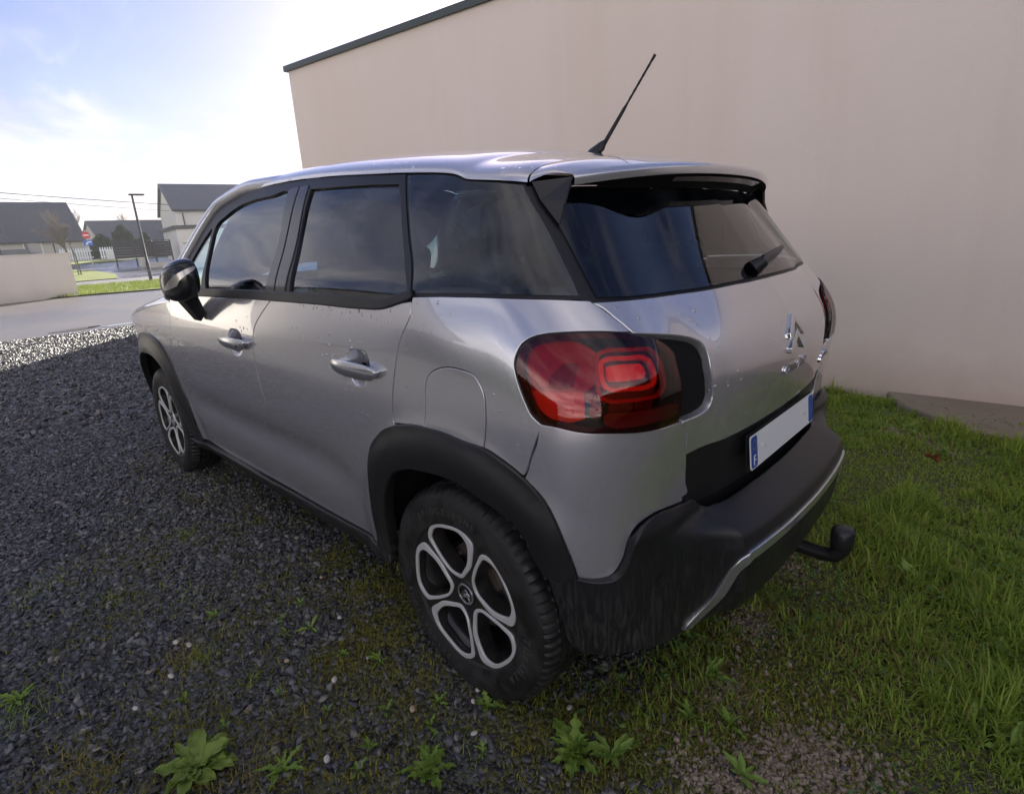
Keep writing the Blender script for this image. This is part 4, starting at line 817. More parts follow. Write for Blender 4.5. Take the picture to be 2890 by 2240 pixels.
qg = loop([(-.100, 1.1445), (-.05, 1.1455), (.05, 1.1465), (.145, 1.1475), (.23, 1.148), (.294, 1.147), (GG[6][0] - .014, 1.139)], [(GG[6][0] - .014, 1.139)] + [(a - .012, b) for a, b in GG[5:0:-1]] + [(GG[0][0] - .012, 1.384)], [(GG[0][0] - .012, 1.384), (.22, 1.398), (-.026, 1.415), (-.15, 1.432), (-.296, 1.448)], [(a + .010, b) for a, b in rv(seal)])
panel('quarter_window', qg, M['glass_rear'], car, off=-.003, rim=False, gap=.001, res=.04)
qb = 0.018
panel('window_seal', qg, M['rubber'], car, [np.array(inset(qg if area2(qg) > 0 else qg[::-1], .012)[0])], off=-.005, rim=False, gap=-.006)
bl = [p for p in BELT]
low = BELT + [(-.107, 1.134)]; up = [(a, b + .020 + (.006 if a < -.25 else 0)) for a, b in BELT[:-1]] + [(-.112, 1.150)]
panel('belt_moulding', loop(low, rv(up)), M['rubber'], car, off=lambda a, b: .006 + 0 * a, gap=0, depth=.012, lip=.004, res=.02)
# ---- pillars, roof, windscreen
pth = [P(-1.05, 1.495) + [.04, 0, 0], P(-1.28, 1.502) + [.015, 0, 0]] + [P(s_, z_) for s_, z_ in [(-1.45, 1.503), (-1.60, 1.482), (-1.737, 1.443), (-1.80, 1.38), (-1.88, 1.275), (-1.97, 1.145), (-2.05, 1.05)]]
for sg in (1, -1):
    MB().tube([((p[0] + .016) * sg, p[1] + .012, p[2] + .012) for p in catmull(pth, .05)], .030, 12).out('front_pillar', M['paint'], car, True)
RE = [(GG[0][0], 1.387), (.22, 1.4005), (.05, 1.413), (-.026, 1.4195), (-.15, 1.4345), (-.318, 1.454)] + TOPL[1:7]
HY = spl([-.4, -.15, .3, .9, 1.5], [.076, .081, .091, .091, .080])
def section(e_, n=41, p=2.2):
    w = -e_[0]; h = float(HY(e_[1])); t = np.linspace(-1, 1, n)
    return [(w * math.copysign(abs(math.sin(a * math.pi / 2)) ** (2 / p), a), e_[1], e_[2] + h * abs(math.cos(a * math.pi / 2)) ** (2 / p)) for a in t]
red = catmull(RE, .03); rows = [section(P(s_, z_) + np.array([-.001, 0, .001])) for s_, z_ in red]
last = rows[0]
# front header drops to the windscreen
hd = rows[-1]; 
for dy, dz in ((.05, -.006), (.10, -.020)): rows.append([(x * (1 - dy * .15), y + dy * (1 - .3 * abs(x)), z + dz * (1 - .5 * abs(x))) for x, y, z in hd])
roof = fixnormals(MB().grid([[(x, y + .003 * (i == 0), z) for x, y, z in r] for i, r in enumerate(rows)]).out('roof', M['paint'], car, True))
top = rows[-1]; ws = []
for f in np.linspace(0, 1, 12):
    r = []
    for (x, y, z) in top:
        u = x / abs(top[0][0]); bx = u * .72; by = 2.30 - .26 * u * u; bz = 1.065 - .01 * u * u
        sag = math.sin(f * math.pi) * .025
        r.append((x * (1 - f) + bx * f, y * (1 - f) + by * f + sag * .6, (z - .004) * (1 - f) + bz * f + sag))
    ws.append(r)
MB().grid(ws).out('windscreen', M['glass_clear'], car, True)
MB().grid([[(x, y - .02, z - .03) for x, y, z in ws[-1]], [(x * 1.02, y + .10, z - .035) for x, y, z in ws[-1]]]).out('cowl', M['plastic'], car)
# ---- spoiler
te = []
xm = abs(last[0][0])
for (x, y, z) in last:
    u = x / xm; xe = u * .585; te.append((xe, -.345 + .125 * (abs(u)) ** 2.2, 1.428 - .030 * abs(u) ** 2.5))
sp = []
for f in (0, .15, .35, .55, .75, .9, 1):
    sp.append([(a[0] * (1 - f) + b[0] * f, a[1] * (1 - f) + b[1] * f - (.004 if f == 0 else 0), a[2] * (1 - f) + b[2] * f + .010 * math.sin(f * math.pi)) for a, b in zip(last, te)])
tl = [(x * .998, y - .005, z - .009) for x, y, z in te]; tl2 = [(x * .99, y + .000, z - .024) for x, y, z in te]
m_ = MB().grid(sp + [tl, tl2]); spo = fixnormals(m_.out('roof_spoiler', M['paint'], gate, True)); spo.data.set_sharp_from_angle(angle=R(60))
ug = []
for i, (x, y, z) in enumerate(tl2):
    u = (x / .585); s_ = 1.10 + math.copysign(abs(u) ** 1.0, u) * .70; g = P(s_, 1.372 if abs(u) < .9 else 1.385); ug.append(tuple(g))
und = MB().grid([tl2] + [[tuple(np.array(a) * (1 - f) + np.array(b) * f + np.array([0, 0, .012 * math.sin(f * math.pi)])) for a, b in zip(tl2, ug)] for f in (.12, .5, 1)])
fixnormals(und.out('spoiler_underside', M['liner'], spo, True))
for sg in (1, -1):
    a = P(GG[0][0] + .006, 1.388) + [-.002, -.004, 0]; b = np.array(te[0]) + [.0, 0, -.006]; c = P(GG[2][0] + .016, 1.288) + N(.375, 1.288) * .003; c2 = P(GG[1][0] + .006, 1.344) + N(.356, 1.344) * .003
    d_ = np.array([.012, .004, 0]); md = (b + c) / 2 + [.004, .006, 0]
    pol = [a, b, md, c, c2]; v = [q * [sg, 1, 1] for q in pol] + [(q + d_) * [sg, 1, 1] for q in pol]
    fixnormals(MB().add(v, [tuple(range(5)), tuple(range(9, 4, -1))] + [(i, (i + 1) % 5, 5 + (i + 1) % 5, 5 + i) for i in range(5)]).out('spoiler_fin', M['trim'], spo))
i0, i1 = 14, 26
MB().grid([[tuple(np.array(tl2[i]) * (1 - f) + np.array(ug[i]) * f + np.array([0, -.001, -.004])) for i in range(i0, i1 + 1)] for f in (.10, .42)]).out('brake_light', mat('brake_lens', (.10, .07, .07), .15, coat=1), spo)
# ---- dark inner body, floor and wheel wells
lin_o = loop([(-3.84, .30), (-2.99, .30)], [(-2.99, .30), (-2.99, .62)], [(-2.99, .62), (-2.24, .62)], [(-2.24, .62), (-2.24, .30)], [(-2.24, .30), (-.38, .30)], [(-.38, .30), (-.38, .60)], [(-.38, .60), (.31, .60)], [(.31, .60), (.31, .36)], [(.31, .36), (1.10, .36)], [(1.10, .36), (1.10, 1.10)], [(1.10, 1.10), (-.0, 1.09), (-1.9, 1.06), (-2.1, .99), (-2.6, .94), (-3.0, .88), (-3.3, .80), (-3.84, .76)], [(-3.84, .76), (-3.84, .30)], step=.04)
def disc(cs, r, n=32): return np.array([(cs + r * math.cos(a), .33 + r * math.sin(a)) for a in np.linspace(0, 2 * math.pi, n, endpoint=False)])
hole_r = loop(ci + [(-.345, .30), (-.20, .285)], [(-.20, .285), (.15, .285), (.27, .30), (.27, .515)], step=.03)
hole_f = loop(FA_in + [(-2.25, .285)], [(-2.25, .285), (-2.96, .285)], step=.03)
panel('inner_body', lin_o, M['liner'], car, [hole_r, hole_f], off=-.022, rim=False, gap=0, res=.05)
MB().box((0, 1.40, .275), (1.24, 3.5, .03)).out('floor_pan', M['liner'], car)
for yc in (0., 2.604):
    for sg in (1, -1):
        a = np.linspace(R(4), R(176), 26); rr = .43 if yc > 1 else .385
        rows = [[(sg * (x if i else (.68 if yc < 1 and t > R(138) else .775) + (.085 if yc > 1 or t < R(138) else .0) * math.sin(t) ** .6), yc + rr * math.cos(t), .33 + rr * math.sin(t)) for t in a] for i, x in enumerate((.86, .67, .55))]
        m_ = MB().grid(rows); m_.add([(sg * .55, yc, .33)] + rows[-1], [(0, i + 1, i + 2) for i in range(25)])
        m_.out('wheel_well', M['liner'], car, True, 40)
panel('sill', loop([(-2.24, .29), (-2.09, .277), (-1.76, .285), (-1.4, .288), (-1.08, .296), (-.82, .299), (-.59, .305), (-.36, .315)], [(-.36, .315), (-.345, .28)], [(-.345, .28), (-.62, .245), (-.865, .226), (-1.14, .216), (-1.46, .208), (-1.84, .212), (-2.11, .235), (-2.24, .275)], [(-2.24, .275), (-2.24, .29)]), M['plastic'], car, off=lambda a, b: np.interp(b, [.21, .26, .285, .32], [.0, .016, .020, .006]), gap=.001, res=.02, depth=.03, lip=.004)
# ---- tail lights
def lensmat():
    m, k = newmat('red_lens'); k.t.nodes.remove(k.b)
    c = k.n('ShaderNodeTexCoord').outputs['Object']
    vo = k.n('ShaderNodeTexVoronoi', {'Vector': c, 'Scale': 140.}, feature='F1'); rs = k.n('ShaderNodeSeparateColor', {0: vo.outputs['Color']})
    area = k.ramp(k.noise(c, 9, 3), [(.47, 0.), (.56, 1.)])
    dr_ = k.math('MAXIMUM', k.math('SUBTRACT', k.math('MULTIPLY', k.math('MULTIPLY', k.math('POWER', rs.outputs[0], 2.), .42), area), vo.outputs['Distance']), 0.)
    nr = k.bump(k.math('POWER', dr_, .5), .5, .004)
    tr = k.n('ShaderNodeBsdfTransparent', {0: (.92, .15, .125)}); gl = k.n('ShaderNodeBsdfGlossy', {'Color': (1, 1, 1), 'Roughness': .02, 'Normal': nr}); fr = k.n('ShaderNodeFresnel', {'IOR': 1.52, 'Normal': nr})
    x = k.n('ShaderNodeMixShader', {0: fr.outputs[0], 1: tr.outputs[0], 2: gl.outputs[0]}); k.t.links.new(x.outputs[0], k.o.inputs[0]); return m
M['lens'] = lensmat()
def redmat(n, c, r=.35): return mat(n, c, r, coat=.5)
lamp_back = redmat('lamp_housing', (.085, .018, .018)); lamp_red = redmat('lamp_red', (.30, .11, .10)); lamp_refl = redmat('lamp_reflector', (.60, .27, .22)); lamp_ring = redmat('lamp_light_guide', (.80, .10, .05)); lamp_block = redmat('lamp_block', (1., .26, .12)); lamp_dark = redmat('lamp_shade', (.14, .03, .03))
kb = NT(lamp_block); wv_ = kb.n('ShaderNodeTexWave', {'Vector': kb.n('ShaderNodeTexCoord').outputs['Object'], 'Scale': 70.}, bands_direction='X'); kb.t.links.new(kb.bump(wv_.outputs['Fac'], .6, .002), kb.b.inputs['Normal'])
lamp_ring2 = redmat('lamp_outer_guide', (.34, .05, .05))
lens_o = loop(T_['tl_top_left'], T_['tl_right'], T_['tl_bottom'], step=.009)
def lbulge(s_, z_):
    s_ = np.asarray(s_, float); z_ = np.asarray(z_, float); s_ = np.where(s_ > 1.1, 2.2 - s_, s_)
    return .001 + .007 * sst(.24, .40, s_) * (1 - ((z_ - .965) / .115) ** 2 * .55) - .007 * sst(.46, .51, s_)
for sg in (False, True):
    ln = put('tail_light', panel_data(lens_o, off=lbulge, res=.012, gap=.003, depth=.055, lip=.004), M['lens'], car, sg)
    def sub(nm, o_, mt, dz, holes=(), dep=.006, res=.012):
        put(nm, panel_data(o_, holes, off=lambda a, b: lbulge(a, b) + dz, res=res, gap=0, depth=dep, lip=.002), mt, ln, sg)
    sub('lamp_housing', np.array(inset(lens_o if area2(lens_o) > 0 else lens_o[::-1], .004)[0]), lamp_back, -.030)
    sub('lamp_rim', lens_o, M['trim'], -.006, [np.array(inset(lens_o if area2(lens_o) > 0 else lens_o[::-1], .011)[0])])
    sub('lamp_red_panel', loop(T_['tl_red'][:9], T_['tl_red'][8:] + [T_['tl_red'][0]]), lamp_red, -.020)
    sub('lamp_reflector', loop(T_['tl_refl'][0:2], T_['tl_refl'][1:3], T_['tl_refl'][2:] + [T_['tl_refl'][0]]), lamp_refl, -.017)
    sub('lamp_shade', loop(T_['tl_tri'][0:3], T_['tl_tri'][2:4], T_['tl_tri'][3:] , [T_['tl_tri'][4], T_['tl_tri'][0]]), lamp_dark, -.014)
    for nm, key, wd_, dz, mt in (('lamp_outer_guide', 'tl_ring2_out', .005, -.016, lamp_ring2), ('lamp_inner_guide', 'tl_ring1_out', .0058, -.012, lamp_ring)):
        o_ = loop(T_[key], closed_smooth=True, step=.006); o_ = o_ if area2(o_) > 0 else o_[::-1]
        sub(nm, o_, mt, dz, [np.array(inset(o_, wd_)[0])], .010)
    tb = T_['tl_block']; sub('lamp_block', loop(tb[0:3], tb[2:6], tb[5:8], tb[7:] + [tb[0]], step=.005), lamp_block, -.010, dep=.012)
    sub('reversing_lamp', loop(T_['tl_bar'], closed_smooth=True, step=.007), mat('reversing_lens', (.12, .115, .115), .12, coat=1), -.004)
# ---- door mirrors (folded back)
for sg, par in ((1, fdoor), (-1, fdoor2)):
    rows = []; n = 28; mrow = 15
    c = np.array([-.945, 1.475, 1.162])
    def hp(d, k_=1.):
        e = lambda v, p: math.copysign(abs(v) ** p, v)
        y = e(d[1], .80) * .118; f = 1 - .22 * max(0, y / .130) ** 2
        x = e(d[0], .78) * (.066 if d[0] < 0 else .042) * f; z = e(d[2], .80) * (.084 if d[2] > 0 else .078) * f + .016 * (-y / .130) * (1 if d[2] > 0 else .2) + .18 * x
        return (c + np.array([x - .012 * y / .130, y, z]) * k_) * [sg, 1, 1]
    for i in range(mrow):
        th = math.pi * i / (mrow - 1)
        rows.append([tuple(hp((math.cos(2 * math.pi * k_ / n) * math.sin(th), -math.cos(th), math.sin(2 * math.pi * k_ / n) * math.sin(th)))) for k_ in range(n)])
    mh = fixnormals(MB().grid(rows, True).out('mirror_housing', M['trim'], par, True))
    def hd2(ps, fi): ps, fi = R(ps), R(fi); return (-math.cos(ps) * math.cos(fi), -math.sin(ps) * math.cos(fi), math.sin(fi))
    up_, lo_ = [], []
    for i in range(13):
        t = i / 12; ps = -5 + 115 * t; mid = -9 + 30 * t; wd = 8 * math.sin(math.pi * min(1, .08 + t * .85)) ** .8 + 1.5
        up_.append(tuple(hp(hd2(ps, mid + wd), 1.012))); lo_.append(tuple(hp(hd2(ps, mid - wd * .6), 1.012)))
    MB().grid([up_, lo_]).out('indicator', mat('indicator_lens', (.42, .39, .35), .2, metal=.5, coat=1), mh, True)
    up_ = [tuple(hp(hd2(ps, 44), 1.004)) for ps in range(-60, 150, 10)]; lo_ = [tuple(hp(hd2(ps, 42), 1.004)) for ps in range(-60, 150, 10)]
    MB().grid([up_, lo_]).out('housing_joint', M['liner'], mh, True)
    v = [(-.965, 1.60, 1.115), (-.90, 1.62, 1.10), (-.862, 1.63, 1.02), (-.885, 1.62, .985)]
    v2 = [(-.965, 1.47, 1.105), (-.90, 1.46, 1.10), (-.862, 1.52, 1.02), (-.885, 1.535, .985)]
    bevel(fixnormals(MB().add([tuple(np.array(p) * [sg, 1, 1]) for p in v + v2], [(0, 1, 2, 3), (7, 6, 5, 4)] + [(i, (i + 1) % 4, 4 + (i + 1) % 4, 4 + i) for i in range(4)]).out('mirror_arm', M['plastic'], par)), .006)
    MB().prism([(1.38, 1.10), (1.57, 1.10), (1.58, 1.20), (1.54, 1.235), (1.42, 1.235), (1.375, 1.20)], sg * -.925, sg * -.921, 0).out('mirror_glass', M['chrome'], mh)
# ---- wheels
def text_geo(txt, size=1., ext=.05, sx=1.):
    c = bpy.data.curves.new('t', 'FONT'); c.body = txt; c.size = size; c.extrude = ext; c.align_x = 'CENTER'; c.resolution_u = 3
    o = bpy.data.objects.new('t', c); COL.objects.link(o); bpy.context.view_layer.update()
    e = o.evaluated_get(bpy.context.evaluated_depsgraph_get()); me = e.to_mesh()
    v = [(p.co.x * sx, p.co.y, p.co.z) for p in me.vertices]; f = [tuple(q.vertices) for q in me.polygons]
    e.to_mesh_clear(); bpy.data.objects.remove(o); bpy.data.curves.remove(c); return v, f
TW, TRAD = .0975, .318
def tyre_mesh():
    prof = [(-.070, .200), (-.086, .205), (-.0935, .215), (-.097, .235), (-.0985, .255), (-.0975, .272), (-.0945, .288), (-.0895, .300), (-.083, .308), (-.076, .3125), (-.064, .3155), (-.052, .3168), (-.049, .3168), (-.048, .309), (-.041, .309), (-.040, .3176), (-.020, .318), (-.019, .310), (-.010, .310), (-.009, .318)]
    full = prof + [(-x, r) for x, r in reversed(prof)]
    na = 288; rows = []
    for i in range(na):
        a = 2 * math.pi * i / na; r = []
        ph = i % 4
        for j, (x, rad) in enumerate(full):
            jj = j if j < len(prof) else len(full) - 1 - j
            sh_ = (i // 4 + (jj % 2)) % 1
            if 7 <= jj <= 11 and ph == 0: rad -= .0055 if jj >= 8 else .003
            if jj in (15, 16) and i % 8 == 2: rad -= .006
            r.append((x, rad * math.cos(a), rad * math.sin(a)))
        rows.append(r)
    rows.append(rows[0])
    return MB().grid(rows)
tm = tyre_mesh(); me_t = bpy.data.meshes.new('tyre'); me_t.from_pydata(tm.v, [], tm.f); me_t.shade_smooth(); me_t.set_sharp_from_angle(angle=R(24)); me_t.materials.append(M['tyre'])
import bmesh as _bm
_b = _bm.new(); _b.from_mesh(me_t); _bm.ops.remove_doubles(_b, verts=_b.verts, dist=1e-5); _bm.ops.recalc_face_normals(_b, faces=_b.faces); _b.to_mesh(me_t); _b.free()
LO = [(32, .188), (24, .207), (0, .209), (-20, .205), (-29, .190), (-31, .155), (-32, .115), (-24, .078), (0, .051), (26, .068), (33, .11), (33, .155)]
LI = [(29, .185), (21.5, .2005), (0, .202), (-16, .198), (-23, .182), (-26, .153), (-26.5, .117), (-18, .081), (0, .0585), (22.5, .0688), (30.3, .11), (30.8, .155)]
def pol(l, c0): return [(-r * math.cos(R(a + c0)), r * math.sin(R(a + c0))) for a, r in l]   # (y, z): the angle grows anticlockwise seen from the left
CENT = [29, 102, 175, 246, 318]
def flatF(xf): return lambda a, b: np.stack([np.asarray(xf(a, b)) + 0 * np.asarray(a), -np.asarray(a), np.asarray(b)], -1)   # chart (a = -y, z) facing -x
def chart(l): return [(-y, z) for y, z in l]
circ = lambda r, n=72: np.array([(r * math.cos(t), r * math.sin(t)) for t in np.linspace(0, 2 * math.pi, n, endpoint=False)])
inner = [loop(chart(pol(LI, c)), closed_smooth=True, step=.008) for c in CENT]
outer = [loop(chart(pol(LO, c)), closed_smooth=True, step=.008) for c in CENT]
def dish(a, b): rr = np.hypot(a, b); return -.083 + .012 * np.exp(-(rr / .06) ** 2) - .004 * (rr / .2) ** 2
face_d = panel_data(circ(.2135), inner, F=flatF(dish), res=.014, gap=0, depth=.045, lip=.002)
loops_d = [panel_data(o_, [i_], F=flatF(lambda a, b: dish(a, b) - .0045), res=.02, gap=0, depth=.006, lip=.002) for o_, i_ in zip(outer, inner)]
cap_d = panel_data(circ(.031, 32), F=flatF(lambda a, b: -.0785 + 0 * a), res=.01, gap=0, depth=.01, lip=.003)
ring_d = panel_data(circ(.031, 32), [circ(.027, 32)], F=flatF(lambda a, b: -.0805 + 0 * a), res=.01, gap=0, depth=.004, lip=.001)
def chev(w, h, t, z0): return [(-w, z0), (0, z0 + h), (w, z0), (w, z0 - t * .6), (w * .86, z0 - t * .8), (0, z0 + h - t), (-w * .86, z0 - t * .8), (-w, z0 - t * .6)]
cap_e = [panel_data(loop(*[[p, q] for p, q in zip(c_, c_[1:] + c_[:1])], step=.01), F=flatF(lambda a, b: -.0800 + 0 * a), res=.01, gap=0, depth=.003, lip=.0006) for c_ in (chev(.017, .017, .009, -.001), chev(.017, .017, .009, -.014))]
barrel = MB(); a_ = np.linspace(0, 2 * math.pi, 49)
barrel.grid([[(x, r * math.cos(t), r * math.sin(t)) for t in a_] for x, r in ((-.062, .2135), (-.075, .2155), (-.066, .205), (-.04, .190), (.03, .185), (.07, .2)) ])
bdisc = MB(); bdisc.grid([[(x, r * math.cos(t), r * math.sin(t)) for t in a_] for x, r in ((-.012, .03), (-.030, .06), (-.030, .075), (-.016, .078), (-.016, .128), (.0, .128))])
me_l = []; lm_ = mat('tyre_letter_rubber', (.060, .054, .048), .5)
for txt, mid, r0, size in (('BRIDGESTONE', 100, .252, .026), ('TURANZA', 338, .248, .030), ('BRIDGESTONE', 225, .252, .026)):
    let = MB()
    for i, ch in enumerate(txt):
        v, f = text_geo(ch, size, .0012); step = size * .92 / r0; ang = R(mid) - (i - (len(txt) - 1) / 2) * step
        # local: tangent, radial
        rd = np.array([0, -math.cos(ang), math.sin(ang)]); tg_ = np.array([0, -math.cos(ang - math.pi / 2), math.sin(ang - math.pi / 2)])
        let.add([tuple(rd * (r0 - size * .3 + p[1]) + tg_ * p[0] + np.array([-.0985 - p[2], 0, 0])) for p in v], [q[::-1] for q in f])
    me_ = bpy.data.meshes.new('tyre_lettering'); me_.from_pydata(let.v, [], let.f); me_.materials.append(lm_); me_l.append(me_)
def wheel(x, y, rz, spin):
    w = put('wheel', face_d, M['rim_dark'], car)
    t = link('tyre', me_t, None, w); [link('tyre_lettering', q_, None, w) for q_ in me_l]
    for d in loops_d: put('spoke_trim', d, M['rim_silver'], w)
    put('hub_cap', cap_d, M['trim'], w); put('hub_ring', ring_d, M['satin'], w)
    for d in cap_e: put('hub_chevron', d, M['chrome'], w)
    fixnormals(barrel.out('rim_barrel', M['rim_dark'], w, True, 40)); fixnormals(bdisc.out('brake_disc', M['steel'], w, True, 30))
    cal = MB().box((.0, .105, .02), (.06, .06, .12)).out('brake_caliper', M['steel'], w); bevel(cal, .01)
    w.location = (x, y, TRAD - .003); w.rotation_euler = (spin if rz == 0 else -spin, 0, rz); return w
wheel(-.745, 0, 0, 0); wheel(-.745, 2.604, 0, R(-2)); wheel(.745, 0, math.pi, R(20)); wheel(.745, 2.604, math.pi, R(40))
# ---- tailgate fittings
def tail(x, z, h=0.): s_ = 1.10 + x / 1.06; return P(s_, z) + N(s_, z) * h
def onto(v, x0, z0, h0, sc=1.): return [tuple(tail(x0 + p[0] * sc, z0 + p[1] * sc, h0 + p[2])) for p in v]
for z0 in (.990, .950):
    c_ = chev(.060, .046, .021, z0 - .018); m_ = MB(); n = len(c_)
    top_ = [tuple(tail(x, z, .008)) for x, z in c_]; bot = [tuple(tail(x * 1.04, z, -.002)) for x, z in c_]
    m_.add(top_ + bot, [(0, 1, 5, 6), (6, 7, 0), (1, 2, 4, 5), (2, 3, 4)] + [(i, n + i, n + (i + 1) % n, (i + 1) % n) for i in range(n)])
    bevel(fixnormals(m_.out('chevron_emblem', M['chrome'], gate)), .0015, 2)
v, f = text_geo('CITRO\u00cbN', .036, .002, 1.25); MB().add(onto(v, .018, .858, .003), f).out('badge_lettering', M['chrome'], gate)
v, f = text_geo('C3 AIRCROSS', .030, .003, 1.1); MB().add(onto(v, .50, .800, .003), f).out('badge_lettering', M['chrome'], gate)
# number plate
pc = tail(0, .682, .016); ti = .10
pm = Matrix.Translation(Vector(pc)) @ Matrix.Rotation(-ti, 4, 'X')
def plate_part(nm, x0, x1, z0, z1, y, mt, par, rad=.006):
    m_ = MB(); p = [(x0 + rad, z0), (x1 - rad, z0), (x1, z0 + rad), (x1, z1 - rad), (x1 - rad, z1), (x0 + rad, z1), (x0, z1 - rad), (x0, z0 + rad)]
    m_.prism(p, y, y + .0025, 1); m_.v = [tuple(pm @ Vector(q)) for q in m_.v]; return fixnormals(m_.out(nm, mt, par))
pl = plate_part('number_plate', -.26, .26, -.047, .047, -.004, M['white'], gate)
plate_part('plate_band', -.256, -.216, -.0435, .0435, -.0052, M['blue'], pl); plate_part('plate_band', .216, .256, -.0435, .0435, -.0052, M['blue'], pl)
plate_part('plate_holder', -.265, .265, -.052, .051, .004, M['plastic'], pl)
v, f = text_geo('F', .040, .0005); MB().add([tuple(pm @ Vector((-.236 + p[0], -.0058 - p[2], -.036 + p[1]))) for p in v], f).out('plate_letter', M['white'], pl)
m_ = MB(); star = mat('star_yellow', (.55, .42, .04), .5)
for i in range(12):
    a = 2 * math.pi * i / 12; cx, cz = -.236 + .013 * math.cos(a), .020 + .013 * math.sin(a)
    q = [(cx + (.0026 if j % 2 == 0 else .0011) * math.sin(j * math.pi / 5), cz + (.0026 if j % 2 == 0 else .0011) * math.cos(j * math.pi / 5)) for j in range(10)]
    m_.add([tuple(pm @ Vector((x, -.0056, z))) for x, z in q], [tuple(range(10))])
m_.out('plate_stars', star, pl)
for x in (-.17, .17): MB().tube([pm @ Vector((x, -.004, .0)), pm @ Vector((x, -.008, .0))], .006, 10).out('plate_screw', mat('plate_screw_white', (.6, .6, .6), .4), pl)
# wiper
wp = MB(); a = tail(-.02, 1.150, .018); wp.tube([a, tail(.08, 1.160, .024), tail(.19, 1.172, .019), tail(.31, 1.182, .014)], [.012, .011, .009, .005], 8, flat=.8)
wp.tube([tail(-.05, 1.147, .0), tail(-.03, 1.149, .03)], [.024, .016], 12)
wpo = wp.out('rear_wiper', M['rubber'], gate, True, 50); MB().tube([tail(.05, 1.168, .010), tail(.31, 1.184, .010)], .006, 6).out('wiper_blade', M['rubber'], wpo)
# antenna
ry = .115; rz_ = 1.418 + float(HY(ry)) + .0
an = MB(); an.tube([(0, ry + .075, rz_ - .004), (0, ry + .03, rz_ + .012), (0, ry - .010, rz_ + .034), (0, ry - .022, rz_ + .045)], [.010, .026, .020, .011], 12, flat=.7); an.tube([(0, ry + .01, rz_ - .012), (0, ry + .01, rz_ + .006)], [.042, .034], 16)
ano = an.out('roof_antenna', M['rubber'], roof, True, 50)
d0 = np.array((0, ry - .020, rz_ + .040)); d1 = np.array((0, -.088, 1.765)); ms = MB()
pts = [d0 + (d1 - d0) * t for t in np.linspace(0, 1, 25)]; rad = [.0075 - .004 * t if t < .42 else (.0034 + (.0007 if k_ % 2 else 0)) for k_, t in enumerate(np.linspace(0, 1, 25))]; rad[-1] = rad[-2] = .0045
ms.tube(pts, rad, 8); ms.out('antenna_mast', M['rubber'], ano, True)
# tow hitch
th = MB(); th.tube([(0, -.50, .325), (0, -.60, .312), (0, -.68, .310), (0, -.712, .318), (0, -.727, .340), (0, -.727, .37)], [.022, .021, .021, .022, .022, .020], 14, flat=1.15); tho = th.out('tow_bar', mat('tow_bar_steel', (.012, .012, .012), .35), car, True)
cp_ = MB(); cp_.tube([(0, -.727, .345), (0, -.727, .351), (0, -.727, .398), (0, -.727, .410), (0, -.727, .413)], [.024, .030, .032, .027, .015], 16); cp_.out('ball_cap', mat('ball_cap_rubber', (.014, .014, .015), .4), tho, True)
MB().box((0, -.46, .36), (.16, .14, .08)).out('tow_bracket', M['liner'], tho)
# exhaust and underside pieces
MB().tube([(.45, -.35, .27), (.45, -.53, .26)], .028, 14).out('exhaust', M['steel'], car, True, 40)
# ---- interior
def cushion(nm, c, d, m, par, bev=.04):
    o_ = MB().box((0, 0, 0), d).out(nm, m, par); o_.location = c; bevel(o_, bev, 4); o_.data.shade_smooth(); return o_
for x in (-.36, .36):
    s_ = cushion('front_seat', (x, 1.28, .62), (.50, .52, .16), M['seat'], car)
    b = cushion('seat_back', (0, -.25, .34), (.48, .15, .62), M['seat'], s_); b.rotation_euler = (R(16), 0, 0)
    h = cushion('headrest', (0, -.345, .72), (.27, .10, .18), M['seat'], s_, .045); h.rotation_euler = (R(14), 0, 0)
    MB().tube([(-.06, -.33, .58), (-.06, -.345, .68)], .007).out('headrest_post', M['satin'], s_); MB().tube([(.06, -.33, .58), (.06, -.345, .68)], .007).out('headrest_post', M['satin'], s_)
s_ = cushion('rear_seat', (0, .42, .62), (1.22, .50, .16), M['seat'], car)
b = cushion('seat_back', (0, -.26, .32), (1.24, .14, .56), M['seat'], s_); b.rotation_euler = (R(20), 0, 0)
for x in (-.42, 0, .42):
    h = cushion('headrest', (x, -.385, .67 if x else .62), (.25, .09, .15), M['seat'], s_, .04); h.rotation_euler = (R(16), 0, 0)
    for q in (-.05, .05): MB().tube([(x + q, -.36, .54), (x + q, -.385, .64)], .006).out('headrest_post', M['satin'], s_)
MB().prism([(1.70, .70), (1.66, .93), (1.78, 1.04), (2.05, 1.055), (2.28, 1.05), (2.28, .70)], -.70, .70, 0).out('dashboard', M['dash'], car)
sw = MB(); cc_ = Vector((-.37, 1.60, .95)); mm = Matrix.Rotation(R(-62), 3, 'X')
sw.tube([cc_ + mm @ Vector((.185 * math.cos(a), .185 * math.sin(a), 0)) for a in np.linspace(0, 2 * math.pi, 37)], .016, 8, cap=False)
swo = sw.out('steering_wheel', M['dash'], car, True); m_ = MB()
for a in (R(10), R(170), R(270)): m_.tube([cc_, cc_ + mm @ Vector((.18 * math.cos(a), .18 * math.sin(a), 0))], [.03, .015], 8)
m_.out('wheel_spoke', M['dash'], swo, True)
cushion('parcel_shelf', (0, -.10, 1.02), (1.16, .50, .03), M['seat'], car, .01)
MB().grid([[(x * .93, y, z - .035) for x, y, z in r] for r in rows_roof] if 'rows_roof' in globals() else [[(-.55, -.1, 1.41), (.55, -.1, 1.41)], [(-.55, .6, 1.49), (.55, .6, 1.49)], [(-.55, 1.4, 1.52), (.55, 1.4, 1.52)]]).out('headliner', mat('headliner_cloth', (.16, .16, .16), .9), car)
MB().box((0, 1.70, 1.43), (.24, .03, .07)).out('rear_view_mirror', M['dash'], car)
